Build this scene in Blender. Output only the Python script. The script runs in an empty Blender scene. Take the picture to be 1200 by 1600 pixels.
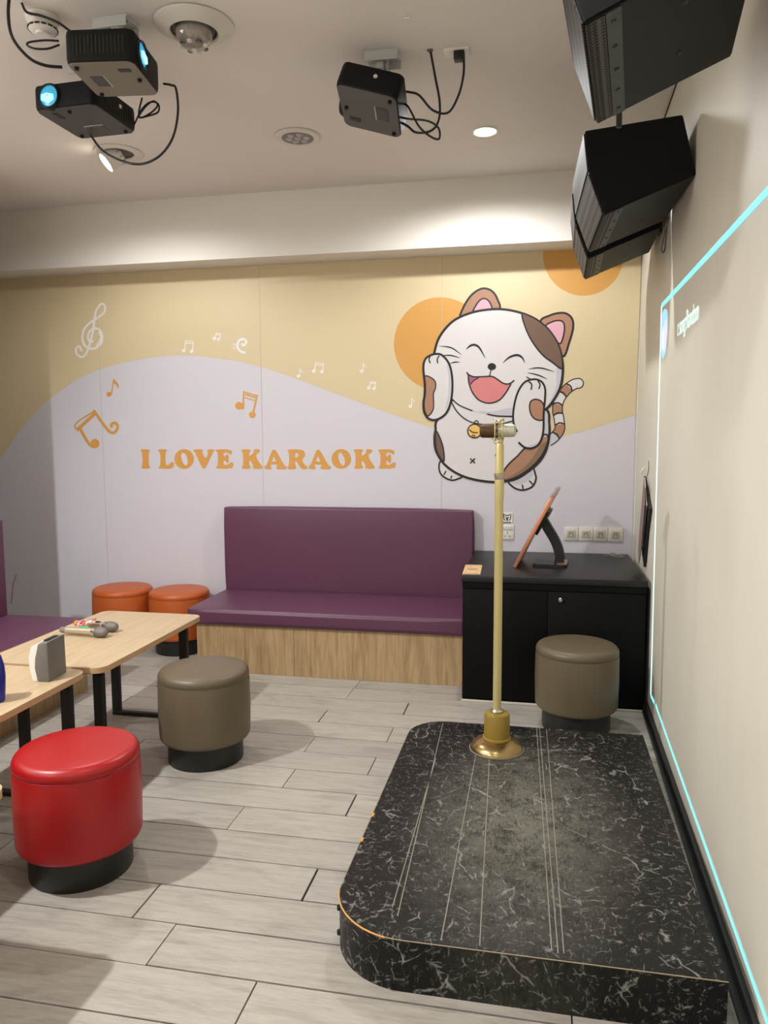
import bpy, bmesh, math, random
from mathutils import Vector, Matrix, Euler
from mathutils.geometry import tessellate_polygon
random.seed(7)
SC = bpy.context.scene
COL = SC.collection
# ------------------------------------------------------------------ camera
FPX, EYE = 1193.0, Vector((0, 0, 1.55))
YAW, PITCH, ROLL = -0.1998, -0.0992, -0.0046
fw = Vector((math.sin(YAW)*math.cos(PITCH), math.cos(YAW)*math.cos(PITCH), math.sin(PITCH)))
r0 = Vector((math.cos(YAW), -math.sin(YAW), 0)); u0 = r0.cross(fw)
rt = r0*math.cos(ROLL) + u0*math.sin(ROLL); up = u0*math.cos(ROLL) - r0*math.sin(ROLL)
cd = bpy.data.cameras.new('camera'); cam = bpy.data.objects.new('camera', cd); COL.objects.link(cam)
cd.sensor_fit = 'VERTICAL'; cd.sensor_height = 36.0; cd.lens = 36.0*FPX/1600.0; cd.clip_start = 0.02
m3 = Matrix((rt, up, -fw)).transposed(); cam.matrix_world = Matrix.Translation(EYE) @ m3.to_4x4()
SC.camera = cam
# ------------------------------------------------------------------ world, exposure, lamps of the ceiling and added fill lamps
w = bpy.data.worlds.new('world'); SC.world = w; w.use_nodes = True
w.node_tree.nodes['Background'].inputs[0].default_value = (0.8, 0.8, 0.85, 1)
w.node_tree.nodes['Background'].inputs[1].default_value = 0.02
SC.view_settings.view_transform = 'Standard'; SC.view_settings.look = 'None'
SC.view_settings.gamma = 1; SC.view_settings.use_curve_mapping = False
SC.view_settings.exposure = 0.72
WARM = (1.0, 1.015, 1.02)
def spot(loc, power, size=165, blend=0.5, rad=0.045, aim=None, col=WARM):
    l = bpy.data.lights.new('spot', 'SPOT'); l.energy = power; l.color = col
    l.spot_size = math.radians(size); l.spot_blend = blend; l.shadow_soft_size = rad
    o = bpy.data.objects.new('downlight_beam', l); COL.objects.link(o); o.location = loc
    d = Vector(aim if aim else (loc[0], loc[1], 0)) - Vector(loc)
    o.rotation_euler = d.to_track_quat('-Z', 'Y').to_euler(); return o
CEIL = 3.2
spot((-2.85, 1.50, 3.17), 215)
spot((-0.313, 4.366, 3.17), 54)
spot((-2.53, 4.20, 3.10), 33, 172, 0.5, 0.04)
spot((-0.30, 1.35, 3.17), 22)  # unseen lamp added over the stage as fill
spot((-2.85, -1.1, 3.17), 60)  # unseen lamp added behind the viewer to fill the stool shadows
spot((-0.35, -1.1, 3.17), 30)  # second unseen fill lamp added behind the viewer
# ------------------------------------------------------------------ helpers
def sight(px, py):
    return rt*(px-600) + up*(800-py) + fw*FPX
def onz(px, py, z):
    r = sight(px, py); return EYE + r*((z-EYE.z)/r.z)
def ony(px, py, y):
    r = sight(px, py); return EYE + r*(y/r.y)
XW, SW, YB = 0.64, 0.02, 5.345          # right wall x at the back corner, its slight slant, back wall y
def wx(y): return XW - SW*(YB-y)
def onw(px, py, off=0.0):
    r = sight(px, py); k = (XW-off-SW*YB)/(r.x-SW*r.y); return EYE + r*k
def lin(c):
    return tuple(((v/255)/12.92 if v/255 <= .04045 else ((v/255+.055)/1.055)**2.4) for v in c)
MATS = {}
def mat(name, c, rough=.5, metal=0, spec=.5, emit=None, es=1, coat=0, trans=0, raw=False):
    if name in MATS: return MATS[name]
    m = bpy.data.materials.new(name); m.use_nodes = True; b = m.node_tree.nodes['Principled BSDF']
    cc = c if raw else lin(c)
    b.inputs['Base Color'].default_value = (*cc, 1); b.inputs['Roughness'].default_value = rough
    b.inputs['Metallic'].default_value = metal; b.inputs['Specular IOR Level'].default_value = spec
    b.inputs['Coat Weight'].default_value = coat; b.inputs['Transmission Weight'].default_value = trans
    if emit is not None:
        b.inputs['Emission Color'].default_value = (*lin(emit), 1); b.inputs['Emission Strength'].default_value = es
    MATS[name] = m; return m
def nd(m, t, **kw):
    n = m.node_tree.nodes.new(t)
    for k, v in kw.items(): setattr(n, k, v)
    return n
def lk(m, a, b): m.node_tree.links.new(a, b)
def ramp(m, fac, stops):
    r = nd(m, 'ShaderNodeValToRGB'); lk(m, fac, r.inputs[0]); e = r.color_ramp.elements
    while len(e) < len(stops): e.new(.5)
    for q, (p, c) in zip(e, stops): q.position = p; q.color = (*c, 1) if len(c) == 3 else c
    return r.outputs[0]
def noise(m, vec, scale, detail=3, rough=.5, dist=0):
    n = nd(m, 'ShaderNodeTexNoise'); lk(m, vec, n.inputs['Vector']); n.inputs['Scale'].default_value = scale
    n.inputs['Detail'].default_value = detail; n.inputs['Roughness'].default_value = rough
    n.inputs['Distortion'].default_value = dist; return n
def mapping(m, vec, scale=(1, 1, 1), rot=(0, 0, 0), loc=(0, 0, 0)):
    n = nd(m, 'ShaderNodeMapping'); lk(m, vec, n.inputs[0]); n.inputs['Scale'].default_value = scale
    n.inputs['Rotation'].default_value = rot; n.inputs['Location'].default_value = loc; return n.outputs[0]
def mixc(m, fac, a, b, bt='MIX'):
    n = nd(m, 'ShaderNodeMix', data_type='RGBA', blend_type=bt)
    if hasattr(fac, 'links'): lk(m, fac, n.inputs[0])
    else: n.inputs[0].default_value = fac
    for s, v in ((n.inputs[6], a), (n.inputs[7], b)):
        if hasattr(v, 'links'): lk(m, v, s)
        else: s.default_value = (*v, 1)
    return n.outputs[2]
def mth(m, op, a, b=None, clamp=False):
    n = nd(m, 'ShaderNodeMath', operation=op, use_clamp=clamp)
    for s, v in ((n.inputs[0], a), (n.inputs[1], b)):
        if v is None: continue
        if hasattr(v, 'links'): lk(m, v, s)
        else: s.default_value = v
    return n.outputs[0]
def bump(m, h, strength=.2, dist=.01):
    n = nd(m, 'ShaderNodeBump'); lk(m, h, n.inputs['Height']); n.inputs['Strength'].default_value = strength
    n.inputs['Distance'].default_value = dist
    lk(m, n.outputs[0], m.node_tree.nodes['Principled BSDF'].inputs['Normal'])
def P(m): return m.node_tree.nodes['Principled BSDF']
def obj_co(m): return nd(m, 'ShaderNodeTexCoord').outputs['Object']
def world_co(m): return nd(m, 'ShaderNodeNewGeometry').outputs['Position']

def link(name, me, m=None, parent=None, smooth=False, kind=None, label=None):
    o = bpy.data.objects.new(name, me); COL.objects.link(o)
    if m: 
        for x in (m if isinstance(m, (list, tuple)) else [m]): me.materials.append(x)
    if parent: o.parent = parent
    if smooth:
        for p in me.polygons: p.use_smooth = True
    if kind: o['kind'] = kind
    if label: o['label'] = label
    return o
def bmo(name, bm, m=None, parent=None, smooth=False, autos=False, **k):
    bmesh.ops.recalc_face_normals(bm, faces=bm.faces)
    me = bpy.data.meshes.new(name); bm.to_mesh(me); bm.free()
    o = link(name, me, m, parent, smooth, **k)
    if autos: me.set_sharp_from_angle(angle=math.radians(35))
    return o
def thing(name, label, cat, loc=(0, 0, 0), rz=0, group=None):
    o = bpy.data.objects.new(name, None); COL.objects.link(o); o.location = loc; o.rotation_euler = (0, 0, rz)
    o.empty_display_size = .1; o['label'] = label; o['category'] = cat
    if group: o['group'] = group
    return o
def tag(o, label, cat, group=None):
    o['label'] = label; o['category'] = cat
    if group: o['group'] = group
    return o
def box(bm, x0, x1, y0, y1, z0, z1, bev=0, seg=2):
    vs = [bm.verts.new((x, y, z)) for x in (x0, x1) for y in (y0, y1) for z in (z0, z1)]
    F = [(0, 1, 3, 2), (4, 6, 7, 5), (0, 4, 5, 1), (2, 3, 7, 6), (0, 2, 6, 4), (1, 5, 7, 3)]
    fs = [bm.faces.new([vs[i] for i in f]) for f in F]
    if bev:
        es = list({e for f in fs for e in f.edges})
        bmesh.ops.bevel(bm, geom=es, offset=bev, segments=seg, profile=.5, affect='EDGES')
    return vs
def BX(name, a, m, parent=None, bev=0, seg=2, **k):
    bm = bmesh.new(); box(bm, *a, bev=bev, seg=seg)
    return bmo(name, bm, m, parent, smooth=bev > 0, autos=bev > 0, **k)
def prism(bm, pts, axis, a, b):
    """polygon pts (2-D) extruded along an axis from a to b; pts fill the two other axes in order"""
    def mk(p, t):
        if axis == 'x': return (t, p[0], p[1])
        if axis == 'y': return (p[0], t, p[1])
        return (p[0], p[1], t)
    A = [bm.verts.new(mk(p, a)) for p in pts]; B = [bm.verts.new(mk(p, b)) for p in pts]
    n = len(pts); bm.faces.new(A); bm.faces.new(B[::-1])
    for i in range(n): bm.faces.new((A[i], A[(i+1) % n], B[(i+1) % n], B[i]))
def lathe(bm, prof, seg=48, M=None, cap=True):
    rings = []
    for r, z in prof:
        if r < 1e-6: rings.append([bm.verts.new((0, 0, z))]); continue
        rings.append([bm.verts.new((r*math.cos(2*math.pi*i/seg), r*math.sin(2*math.pi*i/seg), z)) for i in range(seg)])
    for a, b in zip(rings, rings[1:]):
        if len(a) == 1 and len(b) == 1: continue
        for i in range(seg):
            j = (i+1) % seg
            if len(a) == 1: bm.faces.new((a[0], b[i], b[j]))
            elif len(b) == 1: bm.faces.new((a[i], a[j], b[0]))
            else: bm.faces.new((a[i], a[j], b[j], b[i]))
    if cap:
        for r in (rings[0], rings[-1]):
            if len(r) > 2: bm.faces.new(r)
    vs = [v for r in rings for v in r]
    if M: bmesh.ops.transform(bm, matrix=M, verts=vs)
    return vs
def LT(name, prof, m, parent=None, seg=48, M=None, cap=True, **k):
    bm = bmesh.new(); lathe(bm, prof, seg, M, cap); return bmo(name, bm, m, parent, smooth=True, autos=True, **k)
def catmull(pts, n=8, closed=False):
    out = []; N = len(pts); V = [Vector(p) for p in pts]
    rng = range(N) if closed else range(N-1)
    for i in rng:
        p1, p2 = V[i], V[(i+1) % N]
        p0 = V[(i-1) % N] if (closed or i > 0) else p1*2-p2
        p3 = V[(i+2) % N] if (closed or i < N-2) else p2*2-p1
        for k in range(n):
            t = k/n
            out.append(.5*((2*p1)+(p2-p0)*t+(2*p0-5*p1+4*p2-p3)*t*t+(3*p1-p0-3*p2+p3)*t**3))
    if not closed: out.append(V[-1])
    return out
def tube(bm, pts, r, seg=8, closed=False, rad=None):
    V = [Vector(p) for p in pts]; N = len(V); rings = []; prev = None
    for i, p in enumerate(V):
        t = (V[(i+1) % N]-V[i-1]) if closed else (V[min(i+1, N-1)]-V[max(i-1, 0)])
        t.normalize()
        if prev is None: a = t.orthogonal().normalized()
        else: a = (prev-t*prev.dot(t)); a = a.normalized() if a.length > 1e-6 else t.orthogonal().normalized()
        prev = a; b = t.cross(a); rr = rad[i] if rad else r
        rings.append([bm.verts.new(p+(a*math.cos(2*math.pi*k/seg)+b*math.sin(2*math.pi*k/seg))*rr) for k in range(seg)])
    for i in range(N if closed else N-1):
        A, B = rings[i], rings[(i+1) % N]
        for k in range(seg): bm.faces.new((A[k], A[(k+1) % seg], B[(k+1) % seg], B[k]))
    if not closed: bm.faces.new(rings[0]); bm.faces.new(rings[-1][::-1])
def TB(name, pts, r, m, parent=None, n=8, seg=8, closed=False, **k):
    bm = bmesh.new(); tube(bm, catmull(pts, n, closed) if n > 1 else pts, r, seg, closed)
    return bmo(name, bm, m, parent, smooth=True, **k)
def bar(bm, p, q, wd, th, upv=Vector((0, 0, 1))):
    p, q = Vector(p), Vector(q); d = (q-p).normalized(); s = d.cross(upv)
    if s.length < 1e-4: s = d.cross(Vector((0, 1, 0)))
    s.normalize(); u = s.cross(d)
    A = [bm.verts.new(e+s*a*wd/2+u*b*th/2) for e in (p, q) for a, b in ((-1, -1), (1, -1), (1, 1), (-1, 1))]
    for f in ((0, 1, 2, 3), (7, 6, 5, 4), (0, 4, 5, 1), (1, 5, 6, 2), (2, 6, 7, 3), (3, 7, 4, 0)): bm.faces.new([A[i] for i in f])
def rrect(x0, x1, y0, y1, r, n=6):
    out = []
    for cx, cy, a0 in ((x1-r, y1-r, 0), (x0+r, y1-r, 90), (x0+r, y0+r, 180), (x1-r, y0+r, 270)):
        for k in range(n+1):
            a = math.radians(a0+90*k/n); out.append((cx+r*math.cos(a), cy+r*math.sin(a)))
    return out
# ------------------------------------------------------------------ materials
WHITE = mat('white_paint', (232, 227, 219), .7)
CEILM = mat('ceiling_paint', (226, 219, 212), .8)
def wall_mat():
    m = mat('wall_paint', (222, 214, 198), .55); c = world_co(m)
    n = noise(m, mapping(m, c, (1, .5, .9)), 1.2, 3, .5); n2 = noise(m, mapping(m, c, (1, 1.2, .8)), 1.6, 2, .5)
    f = mth(m, 'MULTIPLY', n.outputs[0], n2.outputs[0])
    lk(m, ramp(m, f, [(.12, lin((202, 197, 181))), (.36, lin((212, 207, 192)))]), P(m).inputs['Base Color'])
    bump(m, n2.outputs[0], .05, .004); return m
WALL = wall_mat()
def plank_mat():
    m = mat('grey_oak_plank', (190, 180, 165), .48)
    oi = nd(m, 'ShaderNodeObjectInfo').outputs['Random']
    c = nd(m, 'ShaderNodeTexCoord').outputs['Object']
    cc = nd(m, 'ShaderNodeCombineXYZ'); lk(m, mth(m, 'MULTIPLY', oi, 37.0), cc.inputs[0]); lk(m, mth(m, 'MULTIPLY', oi, 91.0), cc.inputs[1])
    va = nd(m, 'ShaderNodeVectorMath', operation='ADD'); lk(m, c, va.inputs[0]); lk(m, cc.outputs[0], va.inputs[1])
    g = noise(m, mapping(m, va.outputs[0], (1.4, 16, 1)), 3, 6, .62, .6)
    g2 = noise(m, mapping(m, va.outputs[0], (2.2, 7, 1)), 1.5, 3, .5, 1.2)
    g3 = noise(m, mapping(m, va.outputs[0], (5, 90, 1)), 4, 3, .6)
    a = ramp(m, g.outputs[0], [(.28, lin((138, 131, 121))), (.5, lin((163, 157, 148))), (.74, lin((178, 172, 163)))])
    b = ramp(m, g2.outputs[0], [(.30, lin((132, 125, 116))), (.5, lin((180, 174, 165)))])
    k = mixc(m, .3, a, b)
    k = mixc(m, .10, k, ramp(m, g3.outputs[0], [(.35, (.12, .1, .08)), (.6, (.7, .66, .6))]))
    tone = ramp(m, oi, [(0, (.93, .92, .91)), (1, (1.06, 1.05, 1.03))])
    lk(m, mixc(m, 1, k, tone, 'MULTIPLY'), P(m).inputs['Base Color']); bump(m, g3.outputs[0], .12, .002); return m
PLANK = plank_mat()
def wood_mat(name, base, dark, axis='x', sc=1.0):
    m = mat(name, base, .42); c = obj_co(m)
    s = {'x': (1.2, 14, 14), 'y': (14, 1.2, 14), 'z': (14, 14, 1.0)}[axis]
    n = noise(m, mapping(m, c, s), 2.2*sc, 5, .6, .5); n2 = noise(m, mapping(m, c, tuple(v*3 for v in s)), 2*sc, 3, .6)
    k = ramp(m, n.outputs[0], [(.32, lin(dark)), (.6, lin(base))])
    k = mixc(m, .35, k, ramp(m, n2.outputs[0], [(.35, lin(dark)), (.6, lin(base))]))
    lk(m, k, P(m).inputs['Base Color']); return m
TABLEW = wood_mat('pale_oak_top', (196, 172, 139), (178, 152, 118), 'y')
BASEW = wood_mat('striped_oak_front', (188, 160, 120), (146, 117, 80), 'z', 1.3)
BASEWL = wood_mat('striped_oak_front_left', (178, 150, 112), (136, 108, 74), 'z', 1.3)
EDGEW = mat('table_edge', (190, 150, 112), .5)
def leather(name, c, rough=.4):
    m = mat(name, c, rough); n = noise(m, obj_co(m), 260, 3, .6); n2 = noise(m, obj_co(m), 5, 2, .5)
    bump(m, mth(m, 'ADD', mth(m, 'MULTIPLY', n.outputs[0], .12), n2.outputs[0]), .12, .006); return m
PURPLE = leather('plum_leatherette', (92, 52, 76), .42)
RED = leather('red_leatherette', (160, 10, 14), .36)
TAUPE = leather('taupe_leatherette', (98, 86, 66), .42)
ORANGE = leather('orange_leatherette', (178, 84, 30), .45)
BLACK = mat('black_plastic', (18, 18, 19), .45)
BLACKM = mat('black_metal', (20, 17, 17), .5)
KICK = mat('black_kick_plinth', (22, 21, 20), .42)
DKGREY = mat('dark_grey_plastic', (62, 61, 59), .5)
GREY = mat('grey_plastic', (120, 116, 108), .5)
LTGREY = mat('light_grey_plastic', (190, 188, 182), .5)
WPLAST = mat('white_plastic', (228, 224, 216), .4)
CHROME = mat('chrome', (205, 205, 205), .2, 1)
STEEL = mat('painted_steel', (196, 196, 194), .4, .2)
GOLD = mat('pale_gold_metal', (206, 190, 132), .3, .35)
BRASS = mat('brushed_brass', (172, 148, 100), .27, 1)
MUST = mat('mustard_coated_collar', (146, 120, 48), .45, .1)
CABIN = mat('black_cabinet', (7, 7, 7), .6, spec=.15)
CABTOP = mat('black_cabinet_top', (22, 21, 22), .42, spec=.4)
def marble():
    m = mat('black_marble_film', (26, 24, 23), .42, spec=.22); c = world_co(m)
    dn = noise(m, c, 2.6, 4, .6); vm = nd(m, 'ShaderNodeVectorMath', operation='MULTIPLY_ADD')
    lk(m, dn.outputs['Color'], vm.inputs[0]); vm.inputs[1].default_value = (.22, .22, .22); lk(m, c, vm.inputs[2])
    def veins(scale, wd, lo, hi, msc, st=(1, 1, 1), rot=0, power=1.0):
        v = nd(m, 'ShaderNodeTexVoronoi', feature='DISTANCE_TO_EDGE'); lk(m, mapping(m, vm.outputs[0], st, (0, 0, rot)), v.inputs['Vector']); v.inputs['Scale'].default_value = scale
        e = ramp(m, v.outputs['Distance'], [(0, (1, 1, 1)), (wd, (0, 0, 0))])
        k = ramp(m, noise(m, c, msc, 4, .65).outputs[0], [(lo, (0, 0, 0)), (hi, (1, 1, 1))])
        return mth(m, 'MULTIPLY', mth(m, 'MULTIPLY', e, k), power)
    a = veins(4.0, .016, .53, .60, 9, (1.3, .6, 1), .35, 1.0)
    b = veins(9, .028, .53, .60, 22, (1.5, .7, 1), -.6, .9)
    d = mth(m, 'MAXIMUM', veins(19, .05, .52, .60, 34, (.6, 1.8, 1), .9, .75), veins(31, .07, .53, .61, 50, (1.9, .7, 1), .3, .5))
    s = mth(m, 'ADD', mth(m, 'ADD', a, b), d, True)
    n = noise(m, c, 4, 5, .7)
    base = ramp(m, n.outputs[0], [(.35, lin((11, 10, 10))), (.7, lin((27, 24, 23)))])
    # scuffed, worn middle of the deck
    mp = mapping(m, c, (2.3, 1.15, 0), (0, 0, 0), (0.10, -3.1, 0))
    ln = nd(m, 'ShaderNodeVectorMath', operation='LENGTH'); lk(m, mp, ln.inputs[0])
    wr = ramp(m, ln.outputs['Value'], [(.0, (1, 1, 1)), (1.15, (0, 0, 0))])
    fine = noise(m, mapping(m, c, (60, 14, 10)), 3, 5, .75); fine2 = noise(m, c, 14, 5, .75)
    wn = mth(m, 'MULTIPLY', wr, ramp(m, mth(m, 'MULTIPLY', fine.outputs[0], mth(m, 'MULTIPLY', fine2.outputs[0], 2.0)), [(.26, (0, 0, 0)), (.56, (1, 1, 1))]))
    k = mixc(m, mth(m, 'MULTIPLY', wn, .85), base, lin((122, 120, 108)))
    k = mixc(m, mth(m, 'MULTIPLY', s, .85), k, lin((146, 146, 140)))
    lk(m, k, P(m).inputs['Base Color']); bump(m, fine2.outputs[0], .05, .003); return m
MARBLE = marble()
# ------------------------------------------------------------------ room shell
XL, XA, YF = -3.47, -5.0, -2.4          # left wall, far end of the alcove, wall behind the viewer
def quadprism(name, pts, z0, z1, m, **k):
    bm = bmesh.new(); prism(bm, pts, 'z', z0, z1); return bmo(name, bm, m, **k)
floor = BX('floor', (XA-.1, .9, YF-.1, YB+.12, -.06, -.008), mat('joint_dark', (14, 12, 10), .9), kind='structure')
# planks: rows run left-right, each plank its own piece with its own open joints
ROW0, RH = 1.732, .1947
def row_y(k): return ROW0 + RH*k
joints = {0: -.768, 1: -1.112, 2: -1.27, 3: -.757, 4: -1.6, 5: -1.19, 6: -.754, 7: -1.092, 8: -.748, 9: -1.115, 10: -.736, 11: -1.156, 12: -.72, 13: -1.1}
pm = {}
for k in range(-21, 19):
    ya, yb = row_y(k), min(row_y(k+1), YB)
    if ya < YF: continue
    if yb-ya < .02: continue
    j = joints.get(k, (-.75 if k % 2 else -1.1) + random.uniform(-.03, .03))
    L = 1.22; xs = [XA]; x = j - L*4
    while x < XA+.1: x += L
    while x < wx(ya)-.12: xs.append(x); x += L
    xs.append(wx((ya+yb)/2)-.001)
    for a, b in zip(xs, xs[1:]):
        g = random.choice([.0007, .0018, .0028, .0034]); ge = random.choice([.0008, .0026, .0036, .004])
        t = random.uniform(-.0006, .0006)
        bm = bmesh.new(); cx, cy = (a+b)/2, (ya+yb)/2
        hx, hy = (b-a)/2-ge, (yb-ya)/2-g
        vs = box(bm, -hx, hx, -hy, hy, -.012, 0)
        for v in bm.verts:
            if v.co.z > -.001 and v.co.y > 0: v.co.y -= random.choice([0, 0, .0012])
        o = bmo('plank', bm, PLANK, floor); o.location = (cx, cy, t*.4)
ceiling = BX('ceiling', (XA-.1, .9, YF-.1, YB+.12, CEIL, CEIL+.08), CEILM, kind='structure')
BX('wall_back', (XA-.1, XW+.2, YB+.006, YB+.12, -.02, CEIL), WHITE, kind='structure')
quadprism('wall_right', [(wx(YB+.1), YB+.1), (wx(YB+.1)+.12, YB+.1), (wx(YF)+.12, YF-.1), (wx(YF), YF-.1)], -.02, CEIL, WALL, kind='structure')
BX('wall_left', (XL-.12, XL, YF-.1, 4.26, -.02, CEIL), WHITE, kind='structure')
BX('wall_alcove', (XA-.1, XA, 4.0, YB+.1, -.02, CEIL), WHITE, kind='structure')
BX('wall_alcove_return', (XA-.1, XL, 3.0, 3.1, -.02, CEIL), WHITE, kind='structure')
BX('wall_front', (XA-.1, .9, YF-.1, YF, -.02, CEIL), WHITE, kind='structure')
BX('trim_1', (XA, wx(5.1)+.02, 5.10, YB+.004, 2.772, CEIL+.002), WHITE, kind='structure', bev=.004)   # bulkhead beam over the mural
bm = bmesh.new(); prism(bm, [(wx(4.37)-.016, 4.355), (wx(4.37), 4.355), (wx(YF), YF), (wx(YF)-.016, YF)], 'z', 0, .06)
prism(bm, [(wx(4.37)-.032, 4.355), (wx(4.37)-.016, 4.355), (wx(YF)-.016, YF), (wx(YF)-.036, YF)], 'z', 0, .022)
bmo('baseboard_right', bm, mat('black_baseboard', (16, 15, 15), .4), kind='structure')
# ------------------------------------------------------------------ mural on the back wall (flat vinyl print on four boards)
mural = thing('wall_mural', 'cream, orange and white karaoke mural covering the whole back wall', 'mural', (0, YB, 0))
PANELM = mat('mural_white', (206, 201, 208), .5)
BEIGE = mat('mural_beige', (210, 192, 154), .5); MOR = mat('mural_orange', (206, 152, 78), .5)
MOR2 = mat('mural_note_orange', (208, 150, 70), .5); MWN = mat('mural_pale_note', (232, 226, 220), .5)
INK = mat('mural_ink', (24, 20, 22), .5); CW = mat('mural_cat_white', (212, 207, 207), .5)
CB = mat('mural_cat_brown', (166, 122, 96), .5); CBD = mat('mural_cat_dark_brown', (110, 84, 68), .5)
CP = mat('mural_cat_pink', (216, 164, 176), .5); CG = mat('mural_cat_grey', (190, 188, 196), .5)
CM = mat('mural_cat_mouth', (206, 124, 122), .5); CV = mat('mural_cat_violet', (160, 90, 120), .5)
seams = [XA, -3.283, -1.99, -.668, .628]
for a, b in zip(seams, seams[1:]):
    BX('mural_panel', (a+.0003, b-.0003, -.0, .0055, .0, 2.775), PANELM, mural)
LAY = .00035
def wp(p, lay):
    q = ony(p[0], p[1], YB); return Vector((q.x, -lay*LAY-.0003, q.z))
def fill(name, pts, m, lay, holes=(), parent=mural, smooth=True, n=6, world=False):
    o = [Vector((p[0], p[1])) for p in pts]
    if smooth: o = catmull(o, n, True)
    loops = [o]+[catmull([Vector(q) for q in h], 5, True) if smooth else [Vector(q) for q in h] for h in holes]
    L3 = [[Vector((p[0], p[1], 0)) for p in l] for l in loops]
    tris = tessellate_polygon(L3); flat = [p for l in loops for p in l]
    co = [wp(p, lay) for p in flat]
    me = bpy.data.meshes.new(name); me.from_pydata(co, [], [t for t in tris]); me.update()
    bm = bmesh.new(); bm.from_mesh(me); bmesh.ops.recalc_face_normals(bm, faces=bm.faces)
    for f in bm.faces:
        if f.normal.y > 0: f.normal_flip()
    bm.to_mesh(me); bm.free()
    return link(name, me, m, parent)
def stroke_geo(bm, pts, wd, lay, closed=False, taper=0, n=7, sm=True):
    c = catmull([Vector(p) for p in pts], n, closed) if sm else [Vector(p) for p in pts]
    N = len(c); L, R = [], []
    for i, p in enumerate(c):
        t = (c[(i+1) % N]-c[i-1]) if closed else (c[min(i+1, N-1)]-c[max(i-1, 0)])
        t.normalize(); nn = Vector((-t.y, t.x)); k = i/(N-1) if N > 1 else 0
        wv = wd if not taper else wd*(1-taper*abs(2*k-1)**2)
        ly = lay+.5*k; L.append(bm.verts.new(wp(p+nn*wv/2, ly))); R.append(bm.verts.new(wp(p-nn*wv/2, ly)))
    for i in range(N if closed else N-1):
        j = (i+1) % N; bm.faces.new((L[i], L[j], R[j], R[i]))
    if not closed and not taper:
        for e, s in ((0, -1), (N-1, 1)):
            cc = bm.verts.new(wp(c[e], lay+.04+.5*(e > 0))); ring = []
            t = (c[1]-c[0] if e == 0 else c[-1]-c[-2]).normalized(); a0 = math.atan2(t.y, t.x) + (math.pi if e == 0 else 0)
            for q in range(7):
                a = a0+math.pi/2+math.pi*q/6; ring.append(bm.verts.new(wp(c[e]+Vector((math.cos(a), math.sin(a)))*wd/2, lay+.04+.5*(e > 0))))
            for q in range(6): bm.faces.new((cc, ring[q], ring[q+1]))
def strokes(name, items, m, lay, parent=mural):
    for k, it in enumerate(items):
        bm = bmesh.new(); ly = lay+.09*k
        if it[0] == 'disc':
            bm.faces.new([bm.verts.new(wp(p, ly)) for p in circ(it[1], it[2], it[3], n=18)])
        else: stroke_geo(bm, it[0], it[1], ly, **(it[2] if len(it) > 2 else {}))
        for f in bm.faces:
            f.normal_update()
            if f.normal.y > 0: f.normal_flip()
        me = bpy.data.meshes.new(name); bm.to_mesh(me); bm.free(); link(name, me, m, parent)
def circ(cx, cy, rx, ry=None, rot=0, n=28):
    ry = ry or rx; c, s = math.cos(rot), math.sin(rot)
    return [(cx+rx*math.cos(a)*c-ry*math.sin(a)*s, cy+rx*math.cos(a)*s+ry*math.sin(a)*c) for a in [2*math.pi*i/n for i in range(n)]]
hill = catmull([Vector(p) for p in [(-330, 1150), (-200, 980), (-90, 835), (0, 717), (40, 662), (80, 622), (130, 588), (180, 570), (240, 558), (290, 555), (350, 561), (410, 574), (480, 598), (560, 628), (640, 657), (700, 675), (780, 688), (860, 685), (920, 671), (993, 648)]], 6)
Q = 0.0
hl = [tuple(p) for p in hill]
tl, trr = (-345, 408), (1003, 381)
fill('beige_field', hl+[trr, (600, 394), (200, 411), tl], BEIGE, 1, smooth=False)
fill('orange_disc', circ(688, 537.5, 72.5, 73, n=60), MOR, 2, smooth=False)
cc = [p for p in circ(911.5, 398, 63, 64, n=90)]
cc = [(x, max(y, 385.5)) for x, y in cc]
fill('orange_disc', cc, MOR, 2, smooth=False)
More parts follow.
